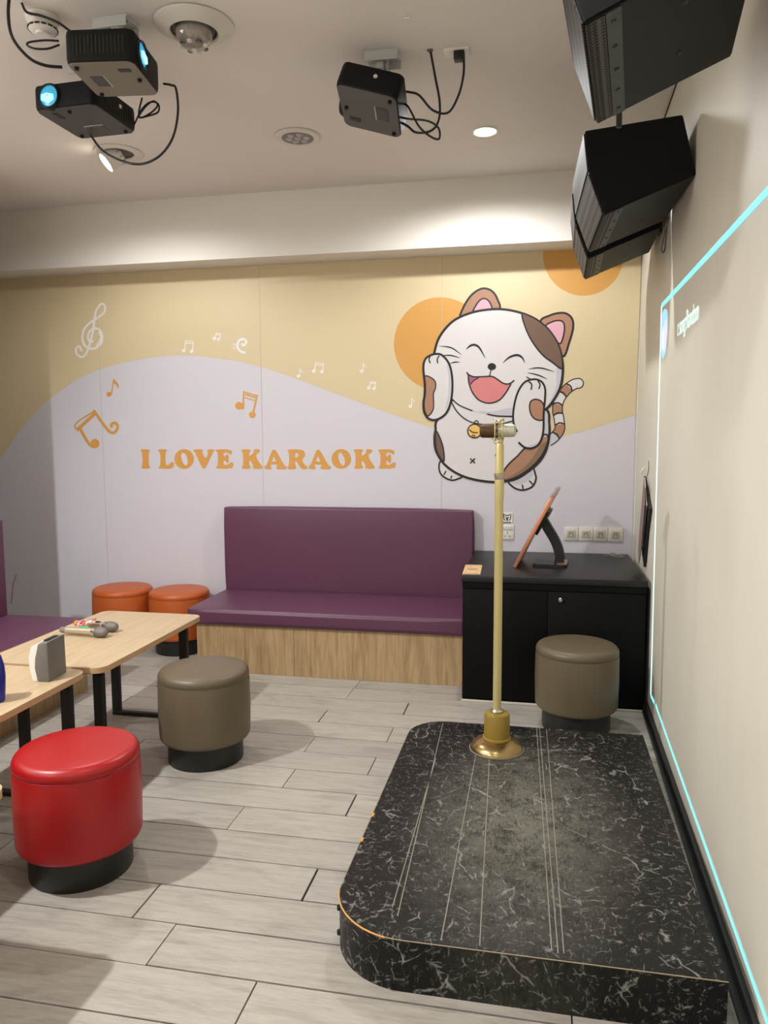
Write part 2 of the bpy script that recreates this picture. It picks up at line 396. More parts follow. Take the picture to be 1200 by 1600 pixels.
# lettering
SZ = 5.58
def gl(pts, ox, dx=0): return [(ox+(x+dx)/SZ, 690+y/SZ) for x, y in pts]
G = {
 'I': ([(50, 80), (62, 67), (130, 67), (140, 80), (126, 92), (124, 205), (140, 222), (132, 236), (68, 236), (58, 222), (72, 205), (70, 92)], []),
 'L': ([(202, 80), (212, 67), (280, 67), (288, 80), (272, 92), (270, 205), (300, 205), (320, 178), (345, 180), (347, 205), (335, 236), (212, 236), (212, 222), (230, 205), (226, 92)], []),
 'O': (circ(434, 151, 85, 86, 0, 36), [circ(437, 152, 25, 58, -.28, 24)]),
 'V': ([(512, 80), (520, 67), (594, 67), (600, 80), (590, 90), (622, 158), (648, 92), (634, 80), (642, 67), (695, 67), (700, 80), (685, 92), (625, 225), (605, 239), (588, 225), (530, 92)], []),
 'E': ([(705, 80), (715, 67), (848, 67), (852, 112), (838, 114), (820, 96), (778, 94), (778, 130), (792, 130), (804, 112), (822, 112), (822, 186), (804, 184), (794, 166), (778, 166), (778, 203), (815, 203), (838, 180), (863, 182), (862, 210), (850, 236), (712, 236), (712, 222), (730, 205), (728, 92)], []),
 'K': ([(928, 80), (938, 67), (1010, 67), (1016, 80), (1002, 92), (1002, 132), (1046, 92), (1036, 80), (1044, 67), (1090, 67), (1098, 80), (1085, 94), (1052, 125), (1105, 205), (1120, 222), (1112, 237), (1040, 237), (1032, 222), (1040, 210), (1010, 162), (1002, 170), (1002, 205), (1016, 222), (1008, 237), (940, 237), (934, 222), (950, 205), (948, 92)], []),
 'A': ([(345, 222), (355, 207), (368, 203), (410, 82), (430, 66), (452, 82), (518, 205), (540, 215), (545, 230), (535, 241), (455, 241), (449, 227), (462, 212), (454, 198), (402, 198), (397, 212), (412, 227), (405, 241), (355, 241)], [[(430, 128), (411, 174), (451, 174)]]),
 'R': ([(160, 80), (170, 67), (270, 67), (308, 80), (318, 110), (310, 140), (285, 156), (316, 205), (338, 218), (335, 241), (282, 241), (240, 168), (230, 168), (230, 205), (242, 222), (234, 241), (168, 241), (162, 225), (178, 205), (178, 92)], [[(230, 98), (230, 138), (250, 136), (260, 118), (251, 100)]])}
OV = 210; OW = 420
for ch, ox, dx in (('I', OV, 0), ('L', OV, 0), ('O', OV, 0), ('V', OV, 0), ('E', OV, 0), ('K', OV, 0), ('A', OW, -385), ('R', OW, 0), ('A', OW, 0), ('O', OW, 198), ('K', OW, -192), ('E', OW, 245)):
    a, hs = G[ch]
    def sm(l):   # soften the corners
        out = []
        for i, p in enumerate(l):
            q, r = l[i-1], l[(i+1) % len(l)]
            for u in (q, r): out.append((p[0]*.72+u[0]*.28, p[1]*.72+u[1]*.28))
        return out
    aa = a if ch == 'O' else sm(a)
    fill('letter', gl(aa, ox, dx), MOR2, 3, holes=[gl(h, ox, dx) for h in hs], smooth=False)
# music notes
strokes('music_note', [([(151, 644), (120, 672)], 5, {'sm': False}), ([(146, 641), (168, 671), (178, 676), (184, 668), (181, 661), (174, 663), (175, 668)], 4.4), ([(124, 668), (139, 693), (148, 699)], 4.4), ([(147, 643), (124, 657), (117, 666), (122, 672)], 2.2), ('disc', 148.5, 693, 7.2)], MOR2, 3)
strokes('music_note', [([(178, 592), (174, 617)], 1.8, {'sm': False}), ([(178, 593), (184, 600), (185, 606)], 1.8), ([(178, 597), (183, 601), (184.5, 605)], 2.4), ('disc', 170.5, 616, 3.8)], MOR2, 3)
strokes('music_note', [([(380, 639), (381, 612), (402, 618), (395, 648)], 3, {'sm': False}), ([(383, 616), (400, 621)], 2.8, {'sm': False}), ([(382, 621), (399, 626)], 1.6, {'sm': False}), ('disc', 373.5, 634, 6), ('disc', 394.5, 648, 5.2), ([(376, 638), (380, 638), (381, 632)], 2)], MOR2, 3)
tc = [(128, 549), (124, 541), (119, 545), (120, 553), (128, 558), (135, 552), (141, 535), (146, 515), (147, 505), (150, 487), (158, 475), (164, 478), (163, 488), (152, 497), (140, 505), (131, 516), (129, 530), (134, 541), (146, 545), (157, 538), (160, 526), (155, 515), (145, 514), (138, 522), (139, 532), (146, 534)]
strokes('treble_clef', [(tc, 3.4), ([(155, 518), (159, 528), (152, 541)], 5)], MWN, 3)
def notepair(x, y, s, dx=10):
    return [([(x, y), (x+1, y-12*s), (x+dx*s, y-11*s), (x+dx*s-.5, y+1)], 1.8, {'sm': False}), ([(x+1, y-9.5*s), (x+dx*s, y-8.5*s)], 1.4, {'sm': False}), ('disc', x-2, y, 2.6), ('disc', x+dx*s-2.5, y+1, 2.6)]
for x, y, s, dx in ((289, 548, 1.3, 10), (492, 580, 1.1, 12), (578, 606, .8, 11), (337, 529, .7, 10)):
    strokes('pale_note', notepair(x, y, s, dx), MWN, 3)
for x, y, s in ((567, 580, 1), (468, 588, .9), (643, 635, 1)):
    strokes('pale_note', [([(x, y), (x+1, y-13*s), (x+5, y-7*s)], 1.6, {'sm': False}), ('disc', x-2, y, 2.5)], MWN, 3)
strokes('pale_note', [([(384, 551), (376, 549), (371, 541), (374, 532), (381, 530), (385, 535), (380, 540), (378, 536)], 3.6), ('disc', 366, 538, 1.5), ('disc', 366, 544, 1.5)], mat('mural_pale_blue_note', (226, 226, 226), .5), 3)
# cartoon cat: every painted region is its own flat print
def spart(name): 
    e = bpy.data.objects.new(name, None); COL.objects.link(e); e.parent = mural; e.empty_display_size = .05; return e
W0 = 3.3
cat = spart('laughing_cat')
tail_c = [(856, 690), (866, 683), (874.5, 671), (873.5, 655), (871, 640), (874, 624), (885, 609), (897, 600.5), (904, 599)]
tcv = catmull([Vector(p) for p in tail_c], 8)
N = len(tcv)
def band(i0, i1, wd=13.5):
    c = tcv[i0:i1+1]; L, R = [], []
    for i, p in enumerate(c):
        t = (tcv[min(i0+i+1, N-1)]-tcv[max(i0+i-1, 0)]).normalized(); n = Vector((-t.y, t.x)); L.append(tuple(p+n*wd/2)); R.append(tuple(p-n*wd/2))
    return L+R[::-1]
tipc = tcv[-1]
fill('tail', band(0, N-1, 17)+[], INK, 3, parent=cat, smooth=False)
fill('tail_tip', circ(tipc.x, tipc.y, 8.5), INK, 3.3, parent=cat, smooth=False)
cuts = [0, 10, 20, 28, 36, 44, 51, N-1]; cs = [CG, CB, CW, CB, CW, CB, CW]
for a, b, m in zip(cuts, cuts[1:], cs): fill('tail_band', band(a, b), m, 4, parent=cat, smooth=False)
fill('tail_tip', circ(tipc.x, tipc.y, 6.7), CW, 4.4, parent=cat, smooth=False)
tb = []
for i in cuts[1:-1]:
    t = (tcv[i+1]-tcv[i-1]).normalized(); n = Vector((-t.y, t.x))*7.2; p = tcv[i]; tb.append(([tuple(p+n), tuple(p+t*2.4), tuple(p-n)], 2.4, {'taper': .01}))
strokes('tail_line', tb, INK, 5, parent=cat)
def shape(name, pts, m, lay, wd=W0, closed=True, parent=cat, line=None):
    fill(name, pts, m, lay, parent=parent)
    strokes(name+'_outline', [(line or pts, wd, {'closed': closed})], INK, lay+1, parent=parent)
shape('ear', [(718.6, 499), (724, 480.5), (735.5, 462.5), (749, 452.4), (760, 451), (770, 456), (777, 467), (780.5, 483), (760, 495), (735, 500)], CB, 4)
shape('ear_lining', [(739, 490), (744.5, 476), (752.4, 467.5), (760, 467.5), (766, 473.8), (768, 484), (755, 492)], CP, 6, 2.4)
shape('ear', [(844.6, 503), (859, 493), (875, 489), (886, 490.6), (894, 498.5), (895.5, 512), (889.6, 534.5), (879.5, 557), (862, 530)], CB, 4)
shape('ear_lining', [(852.5, 510), (864, 502.5), (875, 501), (881, 505.5), (881.5, 519), (875, 537), (862, 524)], CP, 6, 2.4)
shape('foot', [(689.7, 720), (686, 730.5), (690.5, 742.5), (704, 750), (714.5, 748.5), (722, 742.5), (705, 728)], CW, 6, 2.6)
shape('foot', [(794.4, 751), (803.4, 762), (817, 765.6), (831, 760.7), (837.2, 749.7), (836.4, 741), (831, 731), (812, 742)], CW, 6, 2.8)
fill('foot_shade', [(798, 752), (806, 757), (820, 754), (833, 742), (830, 735), (812, 742)], CG, 8, parent=cat)
strokes('toe_line', [([(697, 736), (693.5, 742)], 2), ([(706, 743), (704.5, 748)], 2), ([(816, 757), (817.5, 764)], 2.2), ([(827, 751), (832.5, 757)], 2.2)], INK, 9, parent=cat)
body = [(684, 655), (680.7, 672), (679, 684), (680.7, 702), (689, 718.5), (699.5, 730), (717.5, 741.5), (740, 749), (768, 753), (790, 752), (807.5, 748), (825, 737), (839, 725), (848.7, 712.6), (855, 697.5), (858.4, 677), (858, 661.7), (854, 640), (820, 620), (770, 615), (715, 620)]
shape('body', body, CW, 10, 3.8)
shape('body_patch', [(681.3, 673.5), (687.5, 684), (692.7, 700.5), (694, 720), (688, 715), (682.7, 704), (680.4, 690)], CBD, 12, 2.2)
shape('body_patch', [(788, 734.6), (796.5, 723.6), (808, 713), (821, 700), (835, 698), (844.6, 688), (848.7, 680), (855, 679.6), (856.5, 686), (853.5, 697.5), (846.5, 712), (833, 727.5), (814.4, 741.5), (800, 748), (789, 750.5), (786.5, 743)], CB, 12, 2.6)
fill('body_patch_shade', [(789, 749), (800, 743), (815, 733), (830, 718), (842, 700), (852, 690), (853, 697.5), (846, 711), (832, 727), (814.4, 740.5), (800, 747)], mat('mural_cat_brown_shade', (128, 102, 78), .5), 13, parent=cat)
fill('body_shade', [(849.4, 645), (854, 643), (856.5, 662), (856, 679), (848.7, 679.6)], CG, 13, parent=cat)
head = [(679, 590), (677, 570), (678.5, 553), (686.7, 527), (706.7, 503), (733, 490), (760, 484.3), (787, 483.6), (816.7, 490), (843, 503), (863, 526.7), (875, 550), (879.3, 573), (876.7, 600), (867, 622), (852, 640), (830, 648), (800, 650.5), (767, 648), (738, 641.5), (717, 633), (700, 618)]
fill('head', head, CW, 14, parent=cat)
strokes('head_outline', [([(681, 600)]+head[1:17], 3.8)], INK, 15, parent=cat)
strokes('chin_line', [([(705.5, 622.5), (717.5, 633), (738.5, 642)], 1.9), ([(761, 647), (777.5, 650), (802, 650.7)], 2.2)], INK, 17, parent=cat)
fill('chin_shade', [(747, 641.5), (770, 643), (801, 637), (801, 649.5), (777.5, 649), (762, 646.5)], CG, 16, parent=cat)
fill('head_shade', [(870, 573), (877, 574), (876, 594), (867, 618), (853, 639), (853, 636), (862.5, 621), (869, 601)], CG, 15, parent=cat)
shape('head_patch', [(815.8, 490.6), (821, 512), (832, 534.5), (848, 555), (864, 567), (877.5, 576), (878.5, 560), (872, 537), (857.5, 515), (841, 501), (828, 494)], CBD, 16, 2.4)
strokes('whisker', [([(685.5, 540.7), (705, 543.5), (721.5, 554.5)], 2, {'taper': .8}), ([(688, 556), (704, 555.5), (719, 559.3)], 2, {'taper': .8}), ([(703, 568), (711, 566), (719, 566)], 2, {'taper': .8}),
    ([(825.5, 576.8), (843.5, 575), (866.5, 580.8)], 2.2, {'taper': .8}), ([(824, 582.4), (840, 586), (855, 592.3)], 2.2, {'taper': .8}), ([(822, 588.5), (826, 591), (831, 593.5)], 2, {'taper': .6})], INK, 17, parent=cat)
strokes('closed_eye', [([(728.7, 546), (734, 541), (741, 539), (749, 543.5), (758.3, 559.5)], 3.6, {'taper': .8}), ([(786, 566.8), (796, 558.5), (807.5, 555), (815.4, 558.5), (820, 567)], 3.6, {'taper': .8})], INK, 17, parent=cat)
fill('nose', circ(768.6, 573, 6.6, 5.6, n=20), INK, 17, parent=cat, smooth=False)
strokes('nose_line', [([(767.5, 577), (765, 588)], 1.8)], INK, 17, parent=cat)
mlow = [(731.7, 585), (733, 598.5), (738.5, 613.5), (749, 625.5), (764, 630), (779, 626), (789.5, 615), (798.5, 600)]
mup = [(729.5, 581.5), (731.7, 585), (740, 588.7), (753.5, 588.7), (768.5, 588.3), (777.5, 593), (786.5, 599), (794, 600), (799, 598), (803.6, 594.3)]
fill('mouth', mlow+[(794, 600), (786.5, 599), (777.5, 593), (768.5, 588.3), (753.5, 588.7), (740, 588.7)], CM, 16, parent=cat)
fill('mouth_corner', [(732.5, 585.5), (740, 589), (747, 590), (740, 595), (735.8, 601), (733.2, 594)], CV, 17, parent=cat)
strokes('mouth_line', [(mup, 2.2), (mlow, 2.2), ([(735.5, 601), (740, 595), (748, 590.5)], 1.6)], INK, 18, parent=cat)
strokes('collar_line', [([(705.5, 628.5), (714.5, 643.5), (728, 655.5), (743, 661.5), (758, 663), (785, 661.5), (802, 657.5)], 1.9)], INK, 17, parent=cat)
shape('bell', circ(741.5, 673.5, 10.6, n=14), mat('mural_bell', (232, 184, 96), .5), 18, 1.9)
strokes('bell_line', [([(733, 671), (739, 675.5), (747, 676)], 1.7), (circ(740, 681.5, 2, n=8), 1.4, {'closed': True}), (circ(744.5, 660, 2.8, n=8), 1.5, {'closed': True})], INK, 20, parent=cat)
strokes('belly_cross', [([(734.8, 716.3), (742.3, 723.7)], 2), ([(742.3, 716.3), (734.8, 723.7)], 2)], INK, 17, parent=cat)
paw = [(674, 555), (665, 561), (661.7, 574.5), (664, 600), (663.5, 618), (661.7, 630), (663.5, 645), (671, 654.7), (683, 655.5), (696.5, 646.5), (704, 630), (707, 607.5), (706, 585), (701, 567), (690.5, 555), (681, 553.3)]
shape('paw', paw, CW, 19, 3.4)
fill('paw_shade', [(698, 566), (703.5, 585), (704.6, 607), (701.5, 629), (696, 640), (700.5, 615), (701, 590)], CG, 20, parent=cat)
shape('paw_patch', [(664.3, 588), (672.5, 589.5), (680, 596), (680.7, 606), (677.5, 615), (677.7, 627), (677, 640), (669.5, 650), (664.3, 643), (663, 630), (665, 615), (665, 600)], CB, 21, 1.9)
arm = [(808, 675), (802.7, 661.7), (802, 645), (805.4, 624.6), (811.6, 608), (821, 596.5), (835, 592.7), (846, 596.5), (851.5, 606.7), (851.5, 623), (849.4, 645), (848.7, 674), (843, 692), (832, 700), (820, 699), (810, 691)]
fill('paw', arm, CW, 20, parent=cat)
fill('paw_shade', [(823, 699.5), (834, 698), (843, 688), (847.5, 674), (845, 684), (838, 692), (828, 696)], CG, 21, parent=cat)
shape('paw_patch', [(836.4, 624), (829.5, 627.4), (827.4, 635.6), (830, 648), (837.7, 655.6), (848.3, 655), (849.8, 636), (845.6, 627)], CB, 22, 2.2)
strokes('paw_outline', [(arm, 3.1), ([(672.5, 556), (670.6, 562), (672.7, 567.7)], 2), ([(686.7, 556), (683.5, 561), (684.2, 567.7)], 2), ([(826, 596), (830.8, 601), (829.8, 609.3)], 2.2), ([(840.5, 595), (843.7, 601), (842, 608)], 2.2)], INK, 24, parent=cat)
JOINTM = mat('mural_joint', (188, 176, 160), .6)
for x in seams[1:4]: BX('panel_joint', (x-.0011, x+.0011, -.0017, -.0004, .0, 2.772), JOINTM, mural)
# ------------------------------------------------------------------ karaoke stage
stage = thing('stage', 'low black marble-patterned stage with rounded left corners, scuffed in the middle', 'stage', (0, 2.8, 0))
x0, x1, y0, y1, ZS = -.585, .497, 1.965-2.8, 3.615-2.8, .155
def arc(cx, cy, r, a0, a1, n=12): return [(cx+r*math.cos(math.radians(a0+(a1-a0)*k/n)), cy+r*math.sin(math.radians(a0+(a1-a0)*k/n))) for k in range(n+1)]
outl = arc(x0+.23, y0+.23, .23, 270, 180) + arc(x0+.17, y1-.17, .17, 180, 90) + [(x1, y1), (x1, y0)]
inner = [(x0+.004 if p[0] < x0+.004 else p[0], p[1]) for p in outl]
bm = bmesh.new(); prism(bm, outl, 'z', 0, ZS-.004); bmo('stage_body', bm, MARBLE, stage, smooth=True, autos=True)
bm = bmesh.new(); prism(bm, [(p[0]*.997+.0005, p[1]*.998) for p in outl], 'z', ZS-.004, ZS); bmo('stage_deck', bm, MARBLE, stage)
EDG = mat('worn_edge_trim', (150, 138, 112), .5); CHIP = mat('chipped_yellow_core', (206, 150, 74), .7)
bm = bmesh.new(); pts = [(p[0], p[1], ZS-.002) for p in arc(x0+.23, y0+.23, .23, 270, 180)]; tube(bm, [(x1, y0, ZS-.002)]+pts, .0017, 5); bmo('edge_trim', bm, EDG, stage)
bm = bmesh.new(); tube(bm, [(p[0], p[1], ZS-.002) for p in arc(x0+.23, y0+.23, .2315, 258, 186)], .0026, 5); bmo('edge_trim', bm, CHIP, stage, label='yellow chipped edge at the front corner')
bm = bmesh.new(); tube(bm, [(x0, y0+.26, ZS-.002), (x0, y1-.2, ZS-.002)], .0015, 5)
bmo('edge_trim', bm, EDG, stage)
SEAM = mat('deck_film_seam', (136, 132, 118), .45)
def deckline(pa, pb, wd=.003):
    a, b = onz(*pa, ZS), onz(*pb, ZS); bm = bmesh.new(); bar(bm, (a.x, a.y-2.8, ZS+.0006), (b.x, b.y-2.8, ZS+.0006), wd, .0014); bmo('film_seam', bm, SEAM, stage)
for pa, pb in (((692, 1130), (621, 1432)), ((681, 1185), (613, 1418)), ((744, 1176), (689, 1470)), ((765, 1179), (749.5, 1478)), ((838.5, 1138), (862, 1486)), ((843, 1138), (872, 1490)), ((854, 1140), (881, 1490))): deckline(pa, pb)
for px, py in ((561, 1271), (549, 1310)):
    p = Vector((x0+.003, onz(px, py, ZS).y, 0)); BX('chip', (p.x-.006, p.x+.006, p.y-2.8-.015, p.y-2.8+.015, ZS-.012, ZS+.001), CHIP, stage, bev=.002, seg=1)
for a, r_, z in ((262, .2305, .012), (200, .231, .12), (196, .231, .03)):
    p = arc(x0+.23, y0+.23, r_, a, a+1, 1)[0]
    LT('rubber_bump', [(0, .0), (.008, .0), (.008, .012), (0, .012)], BLACK, stage, seg=8, M=Matrix.Translation((p[0], p[1], z)))
# ------------------------------------------------------------------ stools
def stool(x, y, m, label, group=None, name='stool'):
    t = thing(name, label, 'stool', (x, y, 0), random.uniform(0, 6), group)
    R, H0, H1 = .215, .108, .455
    pr = [(0, H0)]+[(R-.028+.028*math.sin(a), H0+.028-.028*math.cos(a)) for a in [math.pi/2*k/5 for k in range(6)]]
    pr += [(R+.003, .26), (R+.001, H1-.062), (R-.001, H1-.052)]
    bm = bmesh.new(); lathe(bm, pr+[(R-.004, H1-.050)], 72); bmo('upholstered_body', bm, m, t, smooth=True, autos=True)
    top = [(R-.004, H1-.052), (R-.001, H1-.048)]+[(R-.032+.032*math.cos(a), H1-.036+.032*math.sin(a)) for a in [math.pi/2*k/6 for k in range(7)]]
    top += [(R*.6, H1), (R*.3, H1+.003), (0, H1+.004)]
    LT('seat_pad', top, m, t, 72)
    bm = bmesh.new(); tube(bm, [((R-.001)*math.cos(2*math.pi*k/72), (R-.001)*math.sin(2*math.pi*k/72), H1-.051) for k in range(72)], .0012, 5, closed=True); bmo('welt', bm, m, t, smooth=True)
    LT('plinth', [(0, 0), (.176, 0), (.178, .003), (.178, .112), (0, .112)], KICK, t, 64)
    return t
stool(-1.605, 2.365, RED, 'round red leatherette stool with black plinth in front of the tables')
stool(-1.563, 3.335, TAUPE, 'round taupe leatherette stool on the grey floor beside the far table')
stool(.215, 4.08, TAUPE, 'round taupe leatherette stool between the stage and the black cabinet')
stool(-3.005, 5.075, ORANGE, 'round orange leatherette stool by the back wall, left of the pair')
stool(-2.545, 5.06, ORANGE, 'round orange leatherette stool by the back wall, right of the pair')
# ------------------------------------------------------------------ sofas
def cushion(bm, x0, x1, y0, y1, z0, z1, b=.03, puff=.008):
    box(bm, x0, x1, y0, y1, z0, z1)
    bmesh.ops.subdivide_edges(bm, edges=bm.edges[:], cuts=7, use_grid_fill=True)
    for v in bm.verts:
        u = [(v.co.x-x0)/(x1-x0), (v.co.y-y0)/(y1-y0), (v.co.z-z0)/(z1-z0)]
        for ax in range(3):
            if u[ax] < 1e-4 or u[ax] > 1-1e-4:
                o = [u[i] for i in range(3) if i != ax]; k = 1
                for q in o: k *= min(1, 4*q*(1-q)*1.6)
                v.co[ax] += puff*k*(1 if u[ax] > .5 else -1)
    es = [e for e in bm.edges if len(e.link_faces) == 2 and e.calc_face_angle(0) > .9]
    bmesh.ops.bevel(bm, geom=es, offset=b, segments=4, profile=.6, affect='EDGES', clamp_overlap=True)
sofa = thing('sofa', 'purple leatherette bench sofa with striped oak base against the back wall', 'sofa', (-1.32, 4.95, 0))
def rel(a, o): return (a[0]-o[0], a[1]-o[0], a[2]-o[1], a[3]-o[1], a[4], a[5])
so = (-1.32, 4.95)
bm = bmesh.new(); cushion(bm, *rel((-2.255, -.436, 4.585, 5.22, .325, .43), so), b=.022, puff=.006); bmo('seat_cushion', bm, PURPLE, sofa, smooth=True)
bm = bmesh.new(); cushion(bm, *rel((-2.262, -.436, 5.24, 5.322, .415, 1.035), so), b=.022, puff=.008); bmo('backrest', bm, PURPLE, sofa, smooth=True)
BX('base_panel', rel((-2.205, -1.534, 4.615, 4.633, 0, .325), so), BASEW, sofa, bev=.001, seg=1)
BX('base_panel', rel((-1.532, -.432, 4.615, 4.633, 0, .325), so), BASEW, sofa, bev=.001, seg=1)
BX('base_side', rel((-2.205, -2.187, 4.634, 5.33, 0, .325), so), BASEW, sofa)
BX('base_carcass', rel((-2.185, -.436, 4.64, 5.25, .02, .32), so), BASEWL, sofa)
sofa2 = thing('sofa', 'purple leatherette bench sofa along the left wall behind the tables', 'sofa', (-3.05, 2.4, 0)); so = (-3.05, 2.4)
bm = bmesh.new(); cushion(bm, *rel((-3.30, -2.66, .6, 4.215, .325, .43), so), b=.022, puff=.006); bmo('seat_cushion', bm, PURPLE, sofa2, smooth=True)
bm = bmesh.new(); cushion(bm, *rel((-3.40, -3.305, .6, 4.215, .415, 1.035), so), b=.022, puff=.008); bmo('backrest', bm, PURPLE, sofa2, smooth=True)
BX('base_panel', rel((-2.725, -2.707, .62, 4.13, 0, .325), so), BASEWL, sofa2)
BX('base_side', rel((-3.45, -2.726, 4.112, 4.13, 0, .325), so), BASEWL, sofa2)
BX('backrest_board', rel((-3.465, -3.41, .6, 4.2, 0, 1.02), so), WHITE, sofa2)
p = [(-3.276+3.05, 4.21-2.4, .50), (-3.268+3.05, 4.215-2.4, .56), (-3.262+3.05, 4.22-2.4, .62), (-3.235+3.05, 4.222-2.4, .69)]
TB('loose_piping', p, .003, PURPLE, sofa2)
# ------------------------------------------------------------------ tables
def table(x0, x1, y0, y1, label, legs, z=.55):
    cx, cy = (x0+x1)/2, (y0+y1)/2
    t = thing('coffee_table', label, 'table', (cx, cy, 0), 0)
    r = rrect(x0-cx, x1-cx, y0-cy, y1-cy, .055, 8)
    bm = bmesh.new(); prism(bm, r, 'z', z-.005, z); bmo('table_top', bm, TABLEW, t)
    bm = bmesh.new(); prism(bm, rrect(x0-cx, x1-cx, y0-cy, y1-cy, .055, 8), 'z', z-.026, z-.005); bmo('table_core', bm, EDGEW, t, smooth=True, autos=True)
    for ly, xa, xb in legs:
        bm = bmesh.new(); a, b, q = xa-cx, xb-cx, ly-cy
        for xx in (a, b): box(bm, xx-.024, xx+.024, q-.014, q+.014, .024, z-.05, bev=.003, seg=1)
        box(bm, a-.024, b+.024, q-.014, q+.014, 0, .024, bev=.003, seg=1)
        box(bm, a-.024, b+.024, q-.014, q+.014, z-.05, z-.026, bev=.003, seg=1)
        bmo('leg_frame', bm, BLACKM, t)
    return t
table(-2.455, -1.845, 2.925, 3.945, 'oak-topped black-framed low table farthest back, with the microphones on it', [(3.78, -2.30, -1.885), (3.0, -2.30, -1.91)])
table(-2.505, -1.893, 1.885, 2.895, 'oak-topped low table holding the tissue dispenser and the blue bottle', [(2.80, -2.33, -1.935), (2.05, -2.33, -1.935)])
table(-2.10, -1.487, .86, 1.868, 'oak-topped low table nearest the viewer, only its rounded corner in view', [(1.78, -1.94, -1.56), (.98, -1.94, -1.56)])
# ------------------------------------------------------------------ things on the tables
# tissue dispenser
td = thing('tissue_dispenser', 'grey and white tissue dispenser standing on the nearer oak table', 'dispenser', (-1.993, 2.782, .55), math.radians(5))
bm = bmesh.new()
c = [(-.052, -.075), (.052, -.075), (.052, .0), (.052, .075), (-.052, .075)]
prof = [(-.016, 0), (-.024, .02), (-.031, .055), (-.027, .1), (-.012, .145), (-.008, .16), (.030, .168), (.032, 0)]
prism(bm, prof, 'y', -.068, .068); bmesh.ops.bevel(bm, geom=bm.edges[:], offset=.005, segments=3, affect='EDGES', profile=.6)
bmo('grey_cover', bm, mat('dispenser_grey', (108, 104, 98), .5), td, smooth=True, autos=True)
bm = bmesh.new(); prof = [(-.017, 0), (-.025, .02), (-.032, .055), (-.028, .1), (-.013, .145), (-.009, .16), (-.022, .158), (-.044, .145), (-.056, .10), (-.053, .06), (-.044, .02), (-.042, 0)]
prism(bm, prof, 'y', -.067, .067); bmesh.ops.bevel(bm, geom=bm.edges[:], offset=.0025, segments=2, affect='EDGES')
bmo('white_back', bm, WPLAST, td, smooth=True, autos=True)
BX('tissue_slot', (-.002, .018, -.04, .04, .164, .1695), BLACK, td, bev=.0015)
BX('tissue', (-.074, -.05, -.02, .03, .07, .078), mat('tissue_paper', (235, 232, 228), .8), td, bev=.003)
# blue bottle
def bottle_label(parent): pass
p0 = Vector((-2.035, 2.475, .55))
bt = thing('bottle', 'dark blue squeeze bottle with red cap standing at the left edge of the frame', 'bottle', p0)
bm = bmesh.new(); lathe(bm, [(0, 0), (.05, 0), (.056, .006), (.06, .05), (.063, .10), (.06, .14), (.05, .175), (.038, .195), (.026, .204), (.018, .208), (0, .208)], 40, Matrix.Scale(.62, 4, (0, 1, 0)))
bmo('bottle_body', bm, mat('blue_bottle_plastic', (20, 28, 128), .3), bt, smooth=True, autos=True)
LT('cap', [(0, .208), (.02, .208), (.022, .214), (.02, .236), (.012, .246), (0, .248)], mat('bottle_red_cap', (170, 24, 34), .4), bt, 24)
MLOGO = mat('bottle_print', (196, 178, 120), .5)
for i, (z, wdt) in enumerate(((.115, .012), (.095, .018), (.07, .022), (.045, .016))):
    TB('label_print', [(.045+.002*k-.012, -.0295+.0035*k, z+.004*math.sin(k*2.1)) for k in range(4)], .0022, MLOGO if i > 1 else WPLAST, bt, 3, 5)
def handheld(loc, rz, band, label, tilt=0):
    t = thing('microphone', label, 'microphone', loc); t.rotation_euler = (0, math.radians(90+tilt), rz)
    r = .0165
    LT('handle', [(0, -.10), (r*.93, -.10), (r, -.06), (r*1.08, .03), (r*1.2, .055)], mat('champagne_mic_metal', (196, 184, 162), .32, .6), t, 32)
    LT('tail_cap', [(0, -.132), (r*.8, -.132), (r*.95, -.127), (r*.95, -.10), (0, -.10)], band, t, 32)
    LT('collar', [(0, .050), (r*1.25, .052), (r*1.45, .064), (r*1.45, .07), (0, .07)], CHROME, t, 32)
    g = mat('mic_grille', (128, 124, 118), .45, .7)
    if not g.get('d'):
        g['d'] = 1; n = nd(g, 'ShaderNodeTexVoronoi'); lk(g, obj_co(g), n.inputs['Vector']); n.inputs['Scale'].default_value = 330; bump(g, n.outputs['Distance'], .8, .002)
    LT('grille', [(r*1.35, .07), (r*1.62, .084), (r*1.66, .09), (r*1.62, .096), (r*1.55, .112), (r*1.25, .126), (r*.7, .134), (0, .137)], g, t, 32)
    BX('switch', (-.022, -.0155, -.005, .005, -.02, .03), mat('green_switch_light', (60, 190, 110), .4) if band != MATS.get('orange_ring') else BLACK, t, bev=.002)
    return t
handheld((-2.238, 3.40, .5775), math.radians(-2), GREY, 'champagne handheld microphone with grey tail cap, nearer one on the far table')
handheld((-2.245, 3.52, .5775), math.radians(-8), mat('orange_ring', (226, 140, 50), .5), 'champagne handheld microphone with orange tail cap, farther one on the far table')
# small packet leaning on the microphones
pk = thing('snack_packet', 'small red and clear packet lying across the two microphones', 'packet', (-2.262, 3.46, .607)); pk.rotation_euler = (math.radians(10), math.radians(-8), math.radians(25))
bm = bmesh.new(); bmesh.ops.create_grid(bm, x_segments=8, y_segments=6, size=.5)
for v in bm.verts: v.co = Vector((v.co.x*.095, v.co.y*.06, .006*math.cos(v.co.x*3.1)*math.cos(v.co.y*3.1)+.002*random.random()))
bmesh.ops.solidify(bm, geom=bm.faces[:], thickness=.003)
PKM = mat('packet_foil', (176, 60, 56), .3); n = noise(PKM, obj_co(PKM), 60, 2); lk(PKM, ramp(PKM, n.outputs[0], [(.46, lin((170, 44, 44))), (.56, lin((206, 190, 180)))]), P(PKM).inputs['Base Color'])
bmo('wrapper', bm, PKM, pk, smooth=True)
